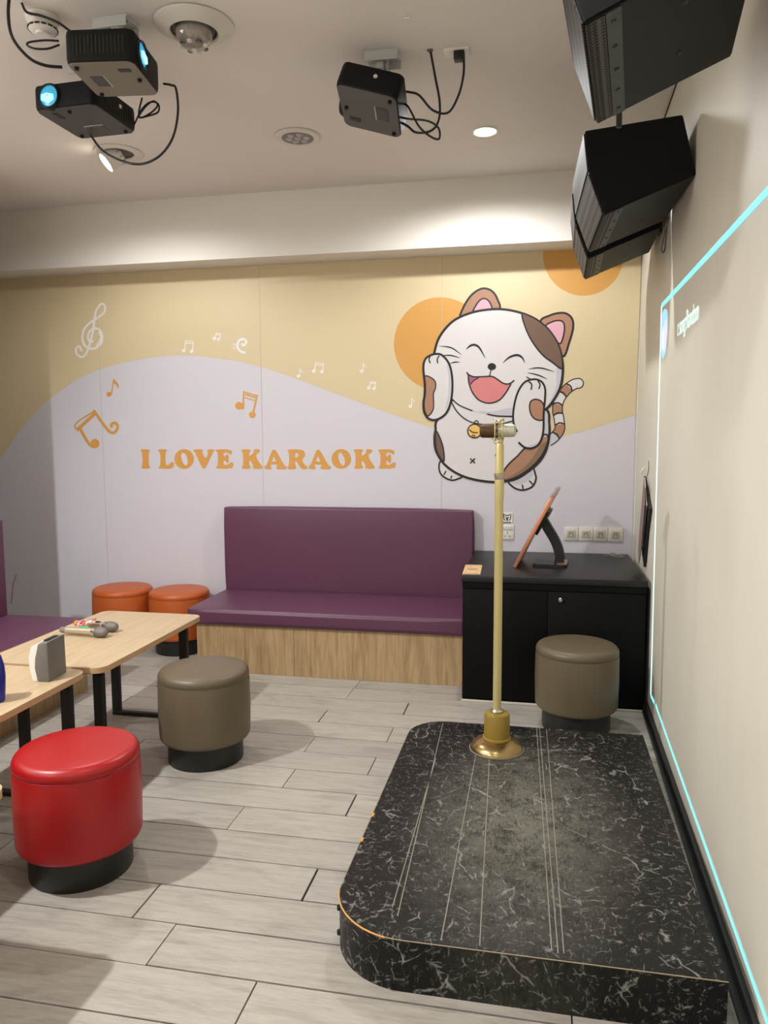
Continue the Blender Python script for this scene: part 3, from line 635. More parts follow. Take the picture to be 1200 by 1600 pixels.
# ------------------------------------------------------------------ cabinet
cb = thing('cabinet', 'black two-door cabinet in the back right corner', 'cabinet', (0.09, 4.85, 0)); so = (.09, 4.85)
CX0, CX1, CY0 = -.424, .598, 4.357
BX('carcass', rel((CX0+.003, CX1, CY0+.02, YB-.012, 0, .71), so), CABIN, cb)
BX('worktop', rel((CX0-.004, CX1+.004, CY0-.003, YB-.012, .711, .747), so), CABTOP, cb, bev=.002)
BX('top_rail', rel((CX0+.002, CX1, CY0+.004, CY0+.02, .672, .709), so), CABIN, cb, bev=.001, seg=1)
d1 = BX('door', rel((CX0+.004, .060, CY0, CY0+.019, .02, .669), so), CABIN, cb, bev=.0015)
d2 = BX('door', rel((.063, CX1-.004, CY0, CY0+.019, .02, .669), so), CABIN, cb, bev=.0015)
kp = ony(875.5, 937, CY0)
LT('lock_knob', [(0, 0), (.011, 0), (.013, .006), (.013, .016), (.010, .02), (.004, .02), (.004, .018), (0, .018)], CHROME, d2, 24, Matrix.Translation((kp.x-.09, CY0-4.85, kp.z)) @ Matrix.Rotation(math.pi/2, 4, 'X'))
BX('silicone_strip', rel((CX0, CX1, CY0-.012, CY0, 0, .014), so), mat('silicone', (200, 192, 176), .6), cb, bev=.004)
# tablet and its stand
tb_ = thing('tablet_stand', 'song tablet in a copper frame tilted on a black stand on the cabinet', 'tablet', (.09, 4.80, .747), math.radians(-5))
bm = bmesh.new(); prism(bm, rrect(-.108, .095, -.105, .105, .02, 4), 'z', 0, .02); bmo('stand_foot', bm, BLACK, tb_)
BX('copper_plate', (.035, .094, -.09, .09, .02, .0235), mat('copper_band', (176, 128, 96), .35, .5), tb_)
bm = bmesh.new(); cp = catmull([Vector(q) for q in [(.045, 0, .012), (.046, 0, .07), (.02, 0, .15), (-.03, 0, .235), (-.062, 0, .29)]], 6)
for a, b in zip(cp, cp[1:]): bar(bm, a, b+(b-a)*.08, .06, .056, Vector((1, 0, 0)))
bmo('stand_arm', bm, BLACK, tb_)
A, B = Vector((-.218, 0, -.0)), Vector((.0, 0, .0))
a = ony(808, 884, 4.72); b = ony(872, 765, 4.72)
a = Vector((a.x-.09, 0, a.z-.747)); b = Vector((b.x-.09, 0, b.z-.747)); d = (b-a).normalized(); nrm = Vector((d.z, 0, -d.x))
def slab(name, t0, t1, o0, o1, hy, m, bev=.003):
    M = Matrix((d, Vector((0, 1, 0)), nrm)).transposed().to_4x4(); M.translation = a
    bm = bmesh.new(); box(bm, t0, t1, -hy, hy, o0, o1, bev=bev); bmesh.ops.transform(bm, matrix=M, verts=bm.verts); return bmo(name, bm, m, tb_, smooth=True, autos=True)
L = (b-a).length
slab('copper_frame', 0, L, -.012, .010, .165, mat('rose_copper', (206, 138, 104), .3, .5))
slab('tablet_screen', .012, L-.012, -.0135, -.0115, .152, mat('screen_glass', (30, 30, 36), .1), 0.0005)
slab('frame_end_cap', L-.05, L+.001, -.0126, .0106, .166, mat('greyed_copper', (168, 150, 146), .35, .3))
slab('bracket', L*.42, L*.72, .0095, .026, .06, BLACK)
slab('bracket', L*.66, L*.76, .0095, .034, .05, GREY, .002)
# drinks voucher and wire
v = thing('flyer', 'orange printed flyer lying on the left front corner of the cabinet', 'flyer', (-.375, 4.42, .7475), math.radians(2))
FL = mat('flyer_print', (226, 168, 96), .6); n = noise(FL, mapping(FL, obj_co(FL), (30, 60, 1)), 1.5, 3, .6)
lk(FL, ramp(FL, n.outputs[0], [(.4, lin((222, 150, 70))), (.52, lin((236, 210, 160))), (.6, lin((186, 140, 110)))]), P(FL).inputs['Base Color'])
BX('sheet', (-.052, .052, -.03, .30, 0, .0012), FL, v)
BX('printed_band', (-.045, .045, -.02, .0, .0012, .0016), mat('flyer_grey', (150, 132, 124), .6), v)
BX('printed_band', (-.03, .03, .12, .16, .0012, .0016), MATS['flyer_grey'], v)
wr = TB('loose_wire', [(.435, 5.20, .752), (.47, 5.235, .756), (.52, 5.20, .762), (.57, 5.225, .754), (.53, 5.16, .752), (.47, 5.18, .765), (.50, 5.215, .770), (.555, 5.17, .752)], .0028, mat('wire_grey', (150, 146, 142), .35, .5))
tag(wr, 'thin tangle of silver wire lying on the cabinet near the wall', 'wire')
# ------------------------------------------------------------------ sockets on the back wall
def wall_box(name, pxa, pya, pxb, pyb, th=.009):
    a, b = ony(pxa, pya, YB), ony(pxb, pyb, YB); return a.x, b.x, b.z, a.z
xa, xb, za, zb = wall_box('', 881, 823, 973, 846)
for i in range(4):
    t = thing('wall_socket', 'square white data socket plate above the cabinet, %s of four' % ['leftmost', 'second from left', 'third from left', 'rightmost'][i], 'socket', ((xa+xb)/2, YB-.009, (za+zb)/2), group='row of four data sockets')
    wv = (xb-xa)/4; c0 = xa+wv*(i+.5)-(xa+xb)/2; h = (zb-za)/2
    BX('plate', (c0-wv/2+.001, c0+wv/2-.001, -.0, .0085, -h, h), mat('socket_white', (214, 208, 196), .45), t, bev=.003)
    BX('insert', (c0-wv*.3, c0+wv*.3, -.004, .001, -h*.55, h*.55), mat('socket_insert', (188, 182, 170), .5), t, bev=.002)
    BX('port_shutter', (c0-wv*.17, c0+wv*.17, -.006, -.003, -h*.3, h*.35), mat('socket_port', (150, 146, 138), .5), t, bev=.001, seg=1)
    BX('label_dot', (c0-.004, c0+.004, -.0068, -.005, -h*.3, -h*.12), WPLAST, t)
xa, xb, za, zb = wall_box('', 783, 819, 803, 843)
t = thing('power_socket', 'white three-pin power socket on the back wall behind the gold stand', 'socket', ((xa+xb)/2, YB-.009, (za+zb)/2)); hx, h = (xb-xa)/2, (zb-za)/2
BX('plate', (-hx, hx, 0, .0085, -h, h), WPLAST, t, bev=.003)
BX('switch', (-hx*.8, hx*.8, -.003, .001, h*.25, h*.8), mat('switch_rocker', (208, 204, 196), .4), t, bev=.0015)
for u, z, w2, h2 in ((0, -.1, .004, .009), (-.35, -.55, .006, .0035), (.35, -.55, .006, .0035)): BX('pin_slot', (u*hx-w2/2, u*hx+w2/2, -.0008, .001, h*z-h2, h*z+h2), BLACK, t)
xa, xb, za, zb = wall_box('', 784, 801, 801, 817.5)
t = thing('wall_sign', 'small white sign with a black cat-face emblem above the power socket', 'sign', ((xa+xb)/2, YB-.004, (za+zb)/2)); hx, h = (xb-xa)/2, (zb-za)/2
BX('sign_plate', (-hx, hx, -.001, .0035, -h, h), WPLAST, t, bev=.001, seg=1)
bm = bmesh.new(); s = hx*.62
for pts in ([(-1, .2), (-1.05, 1.2), (-.45, .75), (.45, .75), (1.05, 1.2), (1, .2)], [(-1, .2), (-.9, -.45), (-.55, -.8)], [(1, .2), (.9, -.45), (.55, -.8)]):
    tube(bm, [(p[0]*s, -.0016, p[1]*s+h*.05) for p in pts], s*.13, 5)
for q in (-.4, .4): tube(bm, [(q*s, -.0016, .35*s), (q*s*.7, -.0016, .1*s)], s*.13, 5)
prism(bm, [(-.28*s, .1*s), (.28*s, .1*s), (.2*s, -.7*s), (0, -.95*s), (-.2*s, -.7*s)], 'y', -.0022, -.001)
bmo('emblem', bm, BLACK, t)
BX('caption_line', (-hx*.7, hx*.7, -.0018, -.0008, -h*.93, -h*.78), BLACK, t)
# ------------------------------------------------------------------ gold microphone stand
ms = thing('microphone_stand', 'tall pale gold microphone stand with brass dome foot on the stage', 'microphone stand', (-.165, 3.33, ZS))
LT('dome_foot', [(0, .0), (.112, .0), (.119, .003), (.117, .012), (.106, .028), (.085, .042), (.062, .050), (0, .052)], BRASS, ms, 64)
LT('silver_rim', [(.112, 0), (.1215, .001), (.1215, .0055), (.116, .006)], mat('rim_silver', (190, 184, 170), .35, .7), ms, 64, cap=False)
LT('collar', [(0, .05), (.063, .048), (.0635, .056), (.0575, .060), (.0565, .158), (.053, .166), (.046, .17), (.026, .171), (0, .171)], MUST, ms, 48)
LT('collar_nut', [(0, .17), (.024, .17), (.027, .176), (.022, .184), (0, .184)], CHROME, ms, 24)
zr = ony(778, 744, 3.33).z-ZS; zt = ony(778, 693, 3.33).z-ZS; zj = ony(778, 780, 3.33).z-ZS
LT('lower_pole', [(0, .17), (.0185, .17), (.0185, zj), (.0205, zj+.006), (.0205, zr-.015), (0, zr-.015)], GOLD, ms, 32)
LT('clutch_ring', [(0, zr-.016), (.0195, zr-.016), (.0205, zr-.008), (.0235, zr), (.0235, zr+.012), (.0195, zr+.014), (0, zr+.015)], mat('clutch_nickel', (176, 168, 150), .35, .8), ms, 32)
LT('upper_pole', [(0, zr), (.0185, zr), (.0185, zt-.012), (.016, zt), (.009, zt+.004), (0, zt+.006)], GOLD, ms, 32)
BX('index_mark', (-.019, -.016, -.01, -.004, zt-.055, zt-.045), BLACK, ms)
mz = ony(776, 673, 3.33).z
BX('swivel_neck', (-.006, .014, -.008, .008, zt, mz-ZS-.0325), GOLD, ms, bev=.002)
sm_ = thing('studio_microphone', 'studio microphone with dark mesh end in a gold spider mount on top of the stand', 'microphone', (-.172, 3.33, mz)); 
RX = Matrix.Rotation(math.radians(90), 4, 'Y')
BR = mat('bronze_mesh', (84, 60, 36), .45, .5); n = nd(BR, 'ShaderNodeTexVoronoi'); lk(BR, obj_co(BR), n.inputs['Vector']); n.inputs['Scale'].default_value = 400; bump(BR, n.outputs['Distance'], .7, .002)
LT('mesh_head', [(0, -.078), (.024, -.078), (.030, -.07), (.031, -.015), (.031, .0), (0, .0)], BR, sm_, 40, RX)
LT('mic_body', [(0, 0), (.028, 0), (.028, .05), (.026, .068), (.018, .075), (0, .076)], mat('mic_body_paint', (196, 192, 172), .4, .2), sm_, 40, RX)
bm = bmesh.new()
for xo, rr in ((-.012, .046), (.020, .043)):
    tube(bm, [(xo, rr*math.cos(2*math.pi*k/8+.4), rr*math.sin(2*math.pi*k/8+.4)) for k in range(8)], .0028, 6, closed=True)
bmo('spider_ring', bm, GOLD, sm_, smooth=True)
bm = bmesh.new(); zz = []
for k in range(16):
    a_ = 2*math.pi*k/16+.4; rr = .046 if k % 2 else .033; zz.append(((-.012, .022)[k % 2], rr*math.cos(a_), rr*math.sin(a_)))
tube(bm, zz, .0024, 6, closed=True)
tube(bm, [(-.012, 0, .047), (-.022, 0, .052), (.0, 0, .040), (.022, 0, .055), (.024, 0, .04)], .003, 6)
tube(bm, [(-.026, 0, -.034), (-.014, 0, -.055), (.0, 0, -.062), (.006, 0, -.06)], .003, 6)
bmo('elastic_web', bm, GOLD, sm_, smooth=True)
# ------------------------------------------------------------------ loudspeakers on the right wall
SPK = mat('speaker_black', (13, 13, 12), .55, spec=.25); SPKE = mat('speaker_black_end', (6, 6, 7), .6, spec=.2)
GR = mat('perforated_grille', (110, 102, 96), .6, .1, spec=.2); gc = obj_co(GR)
vr = nd(GR, 'ShaderNodeTexVoronoi'); lk(GR, mapping(GR, gc, (1, 1, 1), (math.radians(0), 0, 0)), vr.inputs['Vector']); vr.inputs['Scale'].default_value = 70; vr.inputs['Randomness'].default_value = 0
lk(GR, ramp(GR, vr.outputs['Distance'], [(.44, (.012, .011, .011)), (.56, lin((86, 80, 75)))]), P(GR).inputs['Base Color'])
STRIP = mat('speaker_edge_strip', (50, 49, 46), .5)
pent = [(.155, 2.787), (.535, 2.823), (.594, 2.588), (.239, 2.453), (.174, 2.627)]
sx, sz = .375, 2.64
PL = [(x-sx, z-sz) for x, z in pent]
def ins(p, q, t): return (p[0]+(q[0]-p[0])*t, p[1]+(q[1]-p[1])*t)
def speaker(cx, cy, length, rz, label):
    t = thing('loudspeaker', label, 'loudspeaker', (cx, cy, sz), rz); h = length/2
    TF, TBk, BB, BF, VF = PL
    bm = bmesh.new(); prism(bm, PL, 'y', -h, h); bmesh.ops.bevel(bm, geom=bm.edges[:], offset=.004, segments=2, affect='EDGES')
    bmo('cabinet_box', bm, SPK, t, smooth=True, autos=True)
    for s in (-1, 1):
        bm = bmesh.new(); prism(bm, [ins(p, (0, 0), .03) for p in PL], 'y', s*h, s*(h+.002)); bmo('end_panel', bm, SPKE, t)
    def panel(name, p, q, m, off, y0, y1, t0=.04, t1=.96, th=.004):
        p, q = Vector(p), Vector(q); d = (q-p); n = Vector((d.y, -d.x)).normalized()
        if n.dot((p+q)/2) < 0: n = -n
        a, b = p+d*t0+n*off, p+d*t1+n*off
        bm = bmesh.new(); prism(bm, [tuple(a), tuple(b), tuple(b+n*th), tuple(a+n*th)], 'y', y0, y1); return bmo(name, bm, m, t)
    panel('grille', TF, VF, GR, .001, -h+.012, h-.012)
    panel('grille', VF, BF, GR, .001, -h+.012, h-.012)
    pg = ins(BF, BB, .12)
    panel('side_grille', BF, pg, GR, .0005, -h+.012, h-.012, .02, .98, .003)
    st = panel('screw_strip', pg, ins(BF, BB, .22), STRIP, .0005, -h+.008, h-.008, .04, .96, .003)
    for k in range(5):
        c = ins(BF, BB, .17); y = -h+.05+k*(length-.1)/4
        LT('screw', [(0, 0), (.006, 0), (.005, .003), (0, .003)], BLACK, st, 10, Matrix.Translation((c[0]+.001, y, c[1]-.0035)) @ Matrix.Rotation(math.radians(180-20), 4, 'Y'))
    for y in (-h*.5, h*.35):
        c = ins(BF, BB, .6); LT('rubber_plug', [(0, 0), (.007, 0), (.006, .003), (0, .003)], BLACK, t, 10, Matrix.Translation((c[0], y, c[1])) @ Matrix.Rotation(math.radians(180-21), 4, 'Y'))
    # wall bracket behind the box
    bm = bmesh.new(); y = cy; bx = wx(cy)-cx
    box(bm, bx-.012, bx-.001, -.05, .05, -.02, .14, bev=.002, seg=1); bar(bm, (.19, 0, .08), (bx-.01, 0, .08), .03, .03); bar(bm, (.19, 0, .15), (bx-.01, 0, .12), .012, .03)
    bmo('wall_bracket', bm, BLACKM, t)
    return t
speaker(sx, 3.695, .665, math.radians(1.6), 'black angled loudspeaker on the right wall, middle one of three')
speaker(sx+.002, 4.43, .55, math.radians(-1.5), 'black angled loudspeaker on the right wall, farthest of three above the mural corner')
speaker(.253, 2.105, .58, math.radians(-6.8), 'black angled loudspeaker nearest the viewer, cut by the top of the frame')
pole = TB('hanging_rod', [(.243, 2.735, 2.56), (.243, 2.735, 3.199)], .0095, BLACKM, n=1); tag(pole, 'thin black rod from the ceiling between the near and middle loudspeakers', 'rod')
# cable behind the far speakers and a dark strip painting the shadow line where ceiling meets wall
c1 = TB('speaker_cable', [(wx(4.0)-.012, 4.02, 2.60), (wx(4)-.03, 4.06, 2.50), (wx(4)-.03, 4.1, 2.46), (wx(4.1)-.012, 4.14, 2.47), (wx(4.1)-.008, 4.12, 2.56), (wx(4.1)-.01, 4.08, 2.66)], .0035, mat('cable_grey', (96, 90, 84), .5))
tag(c1, 'looped grey speaker cable hanging behind the middle loudspeaker', 'cable')
bm = bmesh.new(); bar(bm, (wx(5.08)-.003, 5.08, CEIL-.004), (wx(YF)-.003, YF, CEIL-.004), .005, .006); bmo('ceiling_shadow_line', bm, mat('painted_gap_shadow', (70, 58, 44), .8), kind='structure')
# ------------------------------------------------------------------ projected picture frame, its light put in as glowing shapes on the right wall
pj = thing('projected_screen', 'projected karaoke picture border in cyan light on the right wall', 'projection', (wx(3), 3, 1.2))
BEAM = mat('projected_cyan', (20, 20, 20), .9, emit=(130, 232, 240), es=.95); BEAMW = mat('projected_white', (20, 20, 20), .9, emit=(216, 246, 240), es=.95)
def wv(p): q = onw(*p, .0015); return q-Vector((wx(3), 3, 1.2))
dwall = Vector((SW, 1, 0)).normalized()
def wstrip(name, a, b, wd, m, th=.0012):
    bm = bmesh.new(); a, b = Vector(a), Vector(b); d = (b-a).normalized(); n = Vector((-1, SW, 0)).normalized(); s = d.cross(n)
    A_ = [bm.verts.new(e+s*q*wd/2) for e in (a, b) for q in (-1, 1)]; f = bm.faces.new((A_[0], A_[1], A_[3], A_[2])); 
    return bmo(name, bm, m, pj)
tl_ = wv((1033.5, 478)); tr_ = wv((1200, 297)); tr_ = tr_+(tr_-tl_)*.8
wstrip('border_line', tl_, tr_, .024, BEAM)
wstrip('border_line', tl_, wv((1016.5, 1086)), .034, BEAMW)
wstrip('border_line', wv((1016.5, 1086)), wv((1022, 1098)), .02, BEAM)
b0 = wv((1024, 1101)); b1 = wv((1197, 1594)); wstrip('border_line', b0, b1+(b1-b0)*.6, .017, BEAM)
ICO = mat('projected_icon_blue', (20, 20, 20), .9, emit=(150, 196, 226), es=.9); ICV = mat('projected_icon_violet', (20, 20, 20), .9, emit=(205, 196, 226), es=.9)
def wpoly(name, pts, m, off):
    bm = bmesh.new(); f = bm.faces.new([bm.verts.new(onw(*p, off)-Vector((wx(3), 3, 1.2))) for p in pts]); return bmo(name, bm, m, pj)
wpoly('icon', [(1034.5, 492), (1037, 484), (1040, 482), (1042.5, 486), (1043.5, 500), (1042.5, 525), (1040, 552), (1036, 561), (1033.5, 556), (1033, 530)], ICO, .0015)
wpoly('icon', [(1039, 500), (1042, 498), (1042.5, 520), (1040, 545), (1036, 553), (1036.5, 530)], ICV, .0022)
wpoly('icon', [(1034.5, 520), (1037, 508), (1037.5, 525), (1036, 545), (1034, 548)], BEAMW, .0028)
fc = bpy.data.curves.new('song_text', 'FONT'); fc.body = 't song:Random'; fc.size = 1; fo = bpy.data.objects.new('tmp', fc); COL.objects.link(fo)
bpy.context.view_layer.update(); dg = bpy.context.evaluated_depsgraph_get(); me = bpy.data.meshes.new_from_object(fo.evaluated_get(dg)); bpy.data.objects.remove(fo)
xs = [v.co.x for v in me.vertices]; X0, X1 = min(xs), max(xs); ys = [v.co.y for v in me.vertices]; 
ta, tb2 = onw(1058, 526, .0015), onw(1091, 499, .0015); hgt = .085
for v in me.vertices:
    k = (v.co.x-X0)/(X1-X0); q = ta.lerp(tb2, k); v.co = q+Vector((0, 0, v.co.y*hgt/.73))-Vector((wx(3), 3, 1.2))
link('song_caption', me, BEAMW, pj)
# ------------------------------------------------------------------ booklet hanging on the right wall
hb = thing('hanging_booklet', 'dark booklet hanging from a small white hook on the right wall above the cabinet', 'booklet', (wx(4.8), 4.8, 1.05))
o_ = Vector((wx(4.8), 4.8, 1.05))
def wedge(name, pts, m, th):
    bm = bmesh.new(); A_ = [Vector(p)-o_ for p in pts]; n = Vector((-1, 0, 0))*th
    va = [bm.verts.new(p) for p in A_]; vb = [bm.verts.new(p+n) for p in A_]; bm.faces.new(va); bm.faces.new(vb[::-1])
    for i in range(len(va)): j = (i+1) % len(va); bm.faces.new((va[i], va[j], vb[j], vb[i]))
    return bmo(name, bm, m, hb)
wedge('back_cover', [onw(*p, .004) for p in ((1009, 744), (1013, 765), (1018.5, 795), (1014, 830), (1009, 886), (1004, 845), (1011, 795))], mat('booklet_black', (20, 18, 18), .6), .012)
wedge('page_block', [onw(*p, .02) for p in ((1008, 746), (1011.5, 790), (1010, 800), (1006, 840), (1005, 855), (1000.5, 850))], mat('booklet_page', (190, 178, 166), .7), .006)
wedge('front_cover', [onw(*p, .032) for p in ((1007, 748), (1008, 790), (1002, 862), (999, 880), (998, 860), (1001, 815))], mat('booklet_cover', (132, 108, 104), .6), .004)
hk = onw(1007, 737, .003)-o_
TB('hook', [hk+Vector((0, -.03, .03)), hk+Vector((-.012, -.02, .01)), hk+Vector((-.02, 0, -.015)), hk+Vector((-.012, .02, .0)), hk+Vector((-.004, .03, .02))], .004, WPLAST, hb)
TB('cord', [onw(1013.5, 720, .004)-o_, onw(1013.3, 735, .004)-o_, onw(1009.5, 748, .006)-o_], .002, mat('cord_brown', (110, 92, 76), .7), hb, n=2)
# ------------------------------------------------------------------ projectors
LENS = mat('lens_glass', (30, 60, 70), .08, 0, emit=(60, 180, 220), es=.55, coat=.5); LENSB = mat('lens_bright', (60, 120, 140), .2, emit=(140, 235, 255), es=1.3)  # cyan reflections on the lenses are put in as emission
PB = mat('projector_black', (15, 15, 16), .6, spec=.25); PU = mat('projector_underside', (92, 88, 80), .55)
FIN = mat('projector_fin', (34, 33, 31), .5)
def projector(loc, rot, w_, l_, h_, label, under=PU, z0=0, fins=True, dot=True):
    t = thing('projector', label, 'projector', loc); t.rotation_euler = rot
    bm = bmesh.new(); r = rrect(-w_/2, w_/2, -l_/2, l_/2, .03, 5)
    rings = []
    for z, k in ((.0, .94), (.006, .985), (.02, 1), (h_-.015, 1), (h_-.003, .985), (h_, .95)):
        rings.append([bm.verts.new((x*k, y*k, z)) for x, y in r])
    for A_, B_ in zip(rings, rings[1:]):
        for i in range(len(r)): j = (i+1) % len(r); bm.faces.new((A_[i], A_[j], B_[j], B_[i]))
    bm.faces.new(rings[0][::-1]); bm.faces.new(rings[-1]); bmo('case', bm, PB, t, smooth=True, autos=True)
    bm = bmesh.new(); prism(bm, [(x*.955, y*.955) for x, y in r], 'z', -.0025, .001); un = bmo('underside', bm, under, t)
    BX('filter_hatch', (-w_*.12, w_*.16, l_*.12, l_*.32, -.0045, -.0025), DKGREY, un, bev=.001, seg=1)
    BX('hatch_line', (-w_*.14, w_*.18, l_*.10, l_*.115, -.0042, -.0025), LTGREY, un)
    BX('zoom_slot', (-w_*.30, -w_*.22, -l_*.36, -l_*.18, -.0045, -.0025), BLACK, un)
    for sx_, sy_ in ((-1, 1), (1, 1), (0, -1)): LT('foot', [(0, -.012), (.008, -.012), (.009, 0), (0, 0)], PB, t, 12, Matrix.Translation((sx_*w_*.38, sy_*l_*.38, 0)))
    lx = -w_*.22
    RYM = Matrix.Translation((lx, -l_/2, h_*.48)) @ Matrix.Rotation(math.pi/2, 4, 'X')
    lens = LT('lens_barrel', [(.042, -.012), (.050, .0), (.050, .010), (.047, .014), (.043, .010), (.043, .004)], BLACK, t, 32, RYM, cap=False)
    LT('lens_glass', [(0, .016), (.016, .0145), (.030, .010), (.043, .004)], LENS, lens, 32, RYM, cap=False)
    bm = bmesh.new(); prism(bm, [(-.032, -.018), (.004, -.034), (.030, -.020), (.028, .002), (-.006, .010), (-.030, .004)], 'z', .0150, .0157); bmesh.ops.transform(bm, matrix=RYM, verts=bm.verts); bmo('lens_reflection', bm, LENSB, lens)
    LT('lens_hood', [(.050, -.03), (.054, -.004), (.054, .002), (.050, .004)], PB, t, 32, RYM, cap=False)
    if fins:
        for s in (-1, 1):
            for k in range(14):
                y = -l_*.36+k*l_*.72/13; x = s*(w_/2+.0004)
                BX('vent_slot', (min(x, x+s*.0012), max(x, x+s*.0012), y-.002, y+.002, h_*.22, h_*.8), FIN, t)
    if dot:
        LT('sensor_dot', [(0, 0), (.009, 0), (.008, .003), (0, .004)], WPLAST, t, 16, Matrix.Translation((w_/2+.001, l_*.08, h_*.62)) @ Matrix.Rotation(math.pi/2, 4, 'Y'))
    BX('top_ridge', (-w_*.05, w_*.08, -l_*.2, l_*.1, h_, h_+.01), PB, t, bev=.003)
    return t
def mount(x, y, zt, label, dx=0, dy=0):
    t = thing('projector_mount', label, 'mount', (x, y, CEIL))
    BX('ceiling_plate', (-.075, .075, -.05, .05, -.012, -.0005), STEEL, t, bev=.002)
    BX('plate_flange', (-.072, .072, -.052, -.047, -.045, -.011), STEEL, t, bev=.001, seg=1)
    BX('plate_flange', (-.072, .072, .047, .052, -.045, -.011), STEEL, t, bev=.001, seg=1)
    for s in (-1, 1): LT('screw', [(0, -.016), (.008, -.015), (.009, -.012), (0, -.012)], GREY, t, 12, Matrix.Translation((s*.055, -.02, 0)))
    for s in (-1, 1): BX('arm_cheek', (s*.022-.003, s*.022+.003, -.02, .02, -.08, -.010), STEEL, t, bev=.001, seg=1)
    BX('arm_block', (-.018+dx, .018+dx, -.015+dy, .015+dy, zt-CEIL, -.03), STEEL, t, bev=.003)
    BX('hinge_bolt', (-.034, .034, -.006, .006, -.074, -.062), CHROME, t, bev=.002)
    return t
projector((-1.66, 2.89, 2.952), (0, 0, math.radians(90+8)), .295, .265, .118, 'black projector with pale underside facing the right wall, upper one of the left pair', mat('projector_pale_underside', (120, 112, 100), .55), dot=False)
mount(-1.68, 2.95, 3.085, 'white steel ceiling mount above the upper left projector', .02, -.03)
projector((-2.0, 3.235, 2.952), (0, 0, math.radians(-2)), .30, .33, .10, 'black projector facing the viewer, lower one of the left pair', mat('projector_dark_underside', (70, 68, 66), .55))
mount(-2.0, 3.27, 3.06, 'white steel ceiling mount above the lower left projector')
projector((-.745, 3.40, 2.955), (math.radians(-17), math.radians(-13), math.radians(-84)), .285, .275, .108, 'black projector with white sensor dot hanging in the middle of the ceiling', mat('projector_mid_underside', (84, 82, 78), .55), fins=False)
mount(-.69, 3.43, 3.13, 'white steel ceiling mount above the middle projector', -.01, -.02)
# cables of the projectors (each hangs in its own depth)
CBL = mat('black_cable', (16, 15, 15), .45)
def cable(pts, r, label, group=None):
    o = TB('cable', [ony(px, py, y) for px, py, y in pts], r, CBL, n=8); tag(o, label, 'cable', group); return o
def cz(px, py): return onz(px, py, CEIL-.002)
hole1 = cz(672, 79)
def ceil_y(px, py): return onz(px, py, CEIL-.003).y
cable([(630, 143, 3.44), (640, 144, 3.42), (655, 149, 3.44), (676, 172, 3.47), (700, 176, 3.48), (716, 150, 3.48), (724, 118, 3.46), (725, 90, ceil_y(725, 88)-.02)], .0052, 'black power cable from the middle projector up to the ceiling socket')
cable([(628, 192, 3.46), (638, 198, 3.44), (650, 207, 3.40), (672, 205, 3.38), (685, 190, 3.38), (687, 160, 3.38), (680, 120, 3.40), (673, 82, ceil_y(673, 79))], .0052, 'black cable from the middle projector up into the ceiling hole')
cable([(629, 160, 3.44), (637, 166, 3.42), (643, 176, 3.40), (655, 198, 3.38), (672, 213, 3.38), (686, 217, 3.38), (685, 200, 3.39), (668, 189, 3.40), (640, 186, 3.43), (629, 184, 3.45)], .0045, 'short black looped cable on the right side of the middle projector')
cable([(256, 131, 3.03), (267, 133, 3.0), (275, 139, 2.98), (278, 175, 2.98), (270, 215, 2.97), (250, 243, 2.96), (222, 256, 2.96), (192, 252, 2.97), (160, 235, 3.1), (142, 212, 3.36)], .0048, 'long black cable drooping in a wide loop under the left projectors')
cable([(15, -12, 2.66), (13, 25, 2.66), (20, 60, 2.68), (45, 90, 2.72), (70, 102, 2.76), (97, 105, 2.80)], .006, 'thick black cable curving from the top left to the upper left projector')
cable([(34, 5, ceil_y(34, 3)), (42, 19, 2.78), (65, 25, 2.80), (90, 35, 2.82), (110, 49, 2.85)], .0048, 'black cable from the ceiling hole to the upper left projector')
cable([(92, 64, 2.84), (70, 63, 2.82), (46, 66, 2.8), (43, 71, 2.8), (55, 76, 2.8), (75, 76, 2.82), (93, 70, 2.84)], .004, 'short black cable loop behind the upper left projector')
cable([(222, 153, 3.34), (217, 175, 3.37), (220, 184, 3.38), (236, 176, 3.37), (246, 165, 3.37), (240, 158, 3.37), (228, 166, 3.37), (217, 183, 3.38), (232, 181, 3.37), (247, 175, 3.37), (247, 162, 3.37), (234, 160, 3.37), (221, 172, 3.37), (209, 196, 3.37)], .004, 'coiled black cable behind the lower left projector')
# ceiling socket and hole
q = cz(714, 80); t = thing('ceiling_socket', 'white ceiling socket with a black plug right of the middle projector', 'socket', (q.x, q.y, CEIL))
BX('plate', (-.055, .055, -.035, .035, -.010, -.0003), WPLAST, t, bev=.002)
BX('plug', (-.012, .034, -.03, .018, -.045, -.010), BLACK, t, bev=.005)
LT('cable_hole', [(0, -.004), (.009, -.004), (.014, -.001), (0, -.001)], mat('hole_rim', (120, 104, 88), .8), None, 16, Matrix.Translation(hole1)).name
tag(bpy.data.objects['cable_hole'], 'small rough cable hole in the ceiling beside the middle projector', 'hole')
q = cz(637, 27); o = BX('ceiling_clip', (q.x-.014, q.x+.012, q.y-.006, q.y+.006, CEIL-.008, CEIL-.0005), WPLAST, bev=.002); tag(o, 'tiny white clip on the ceiling above the middle projector', 'clip')
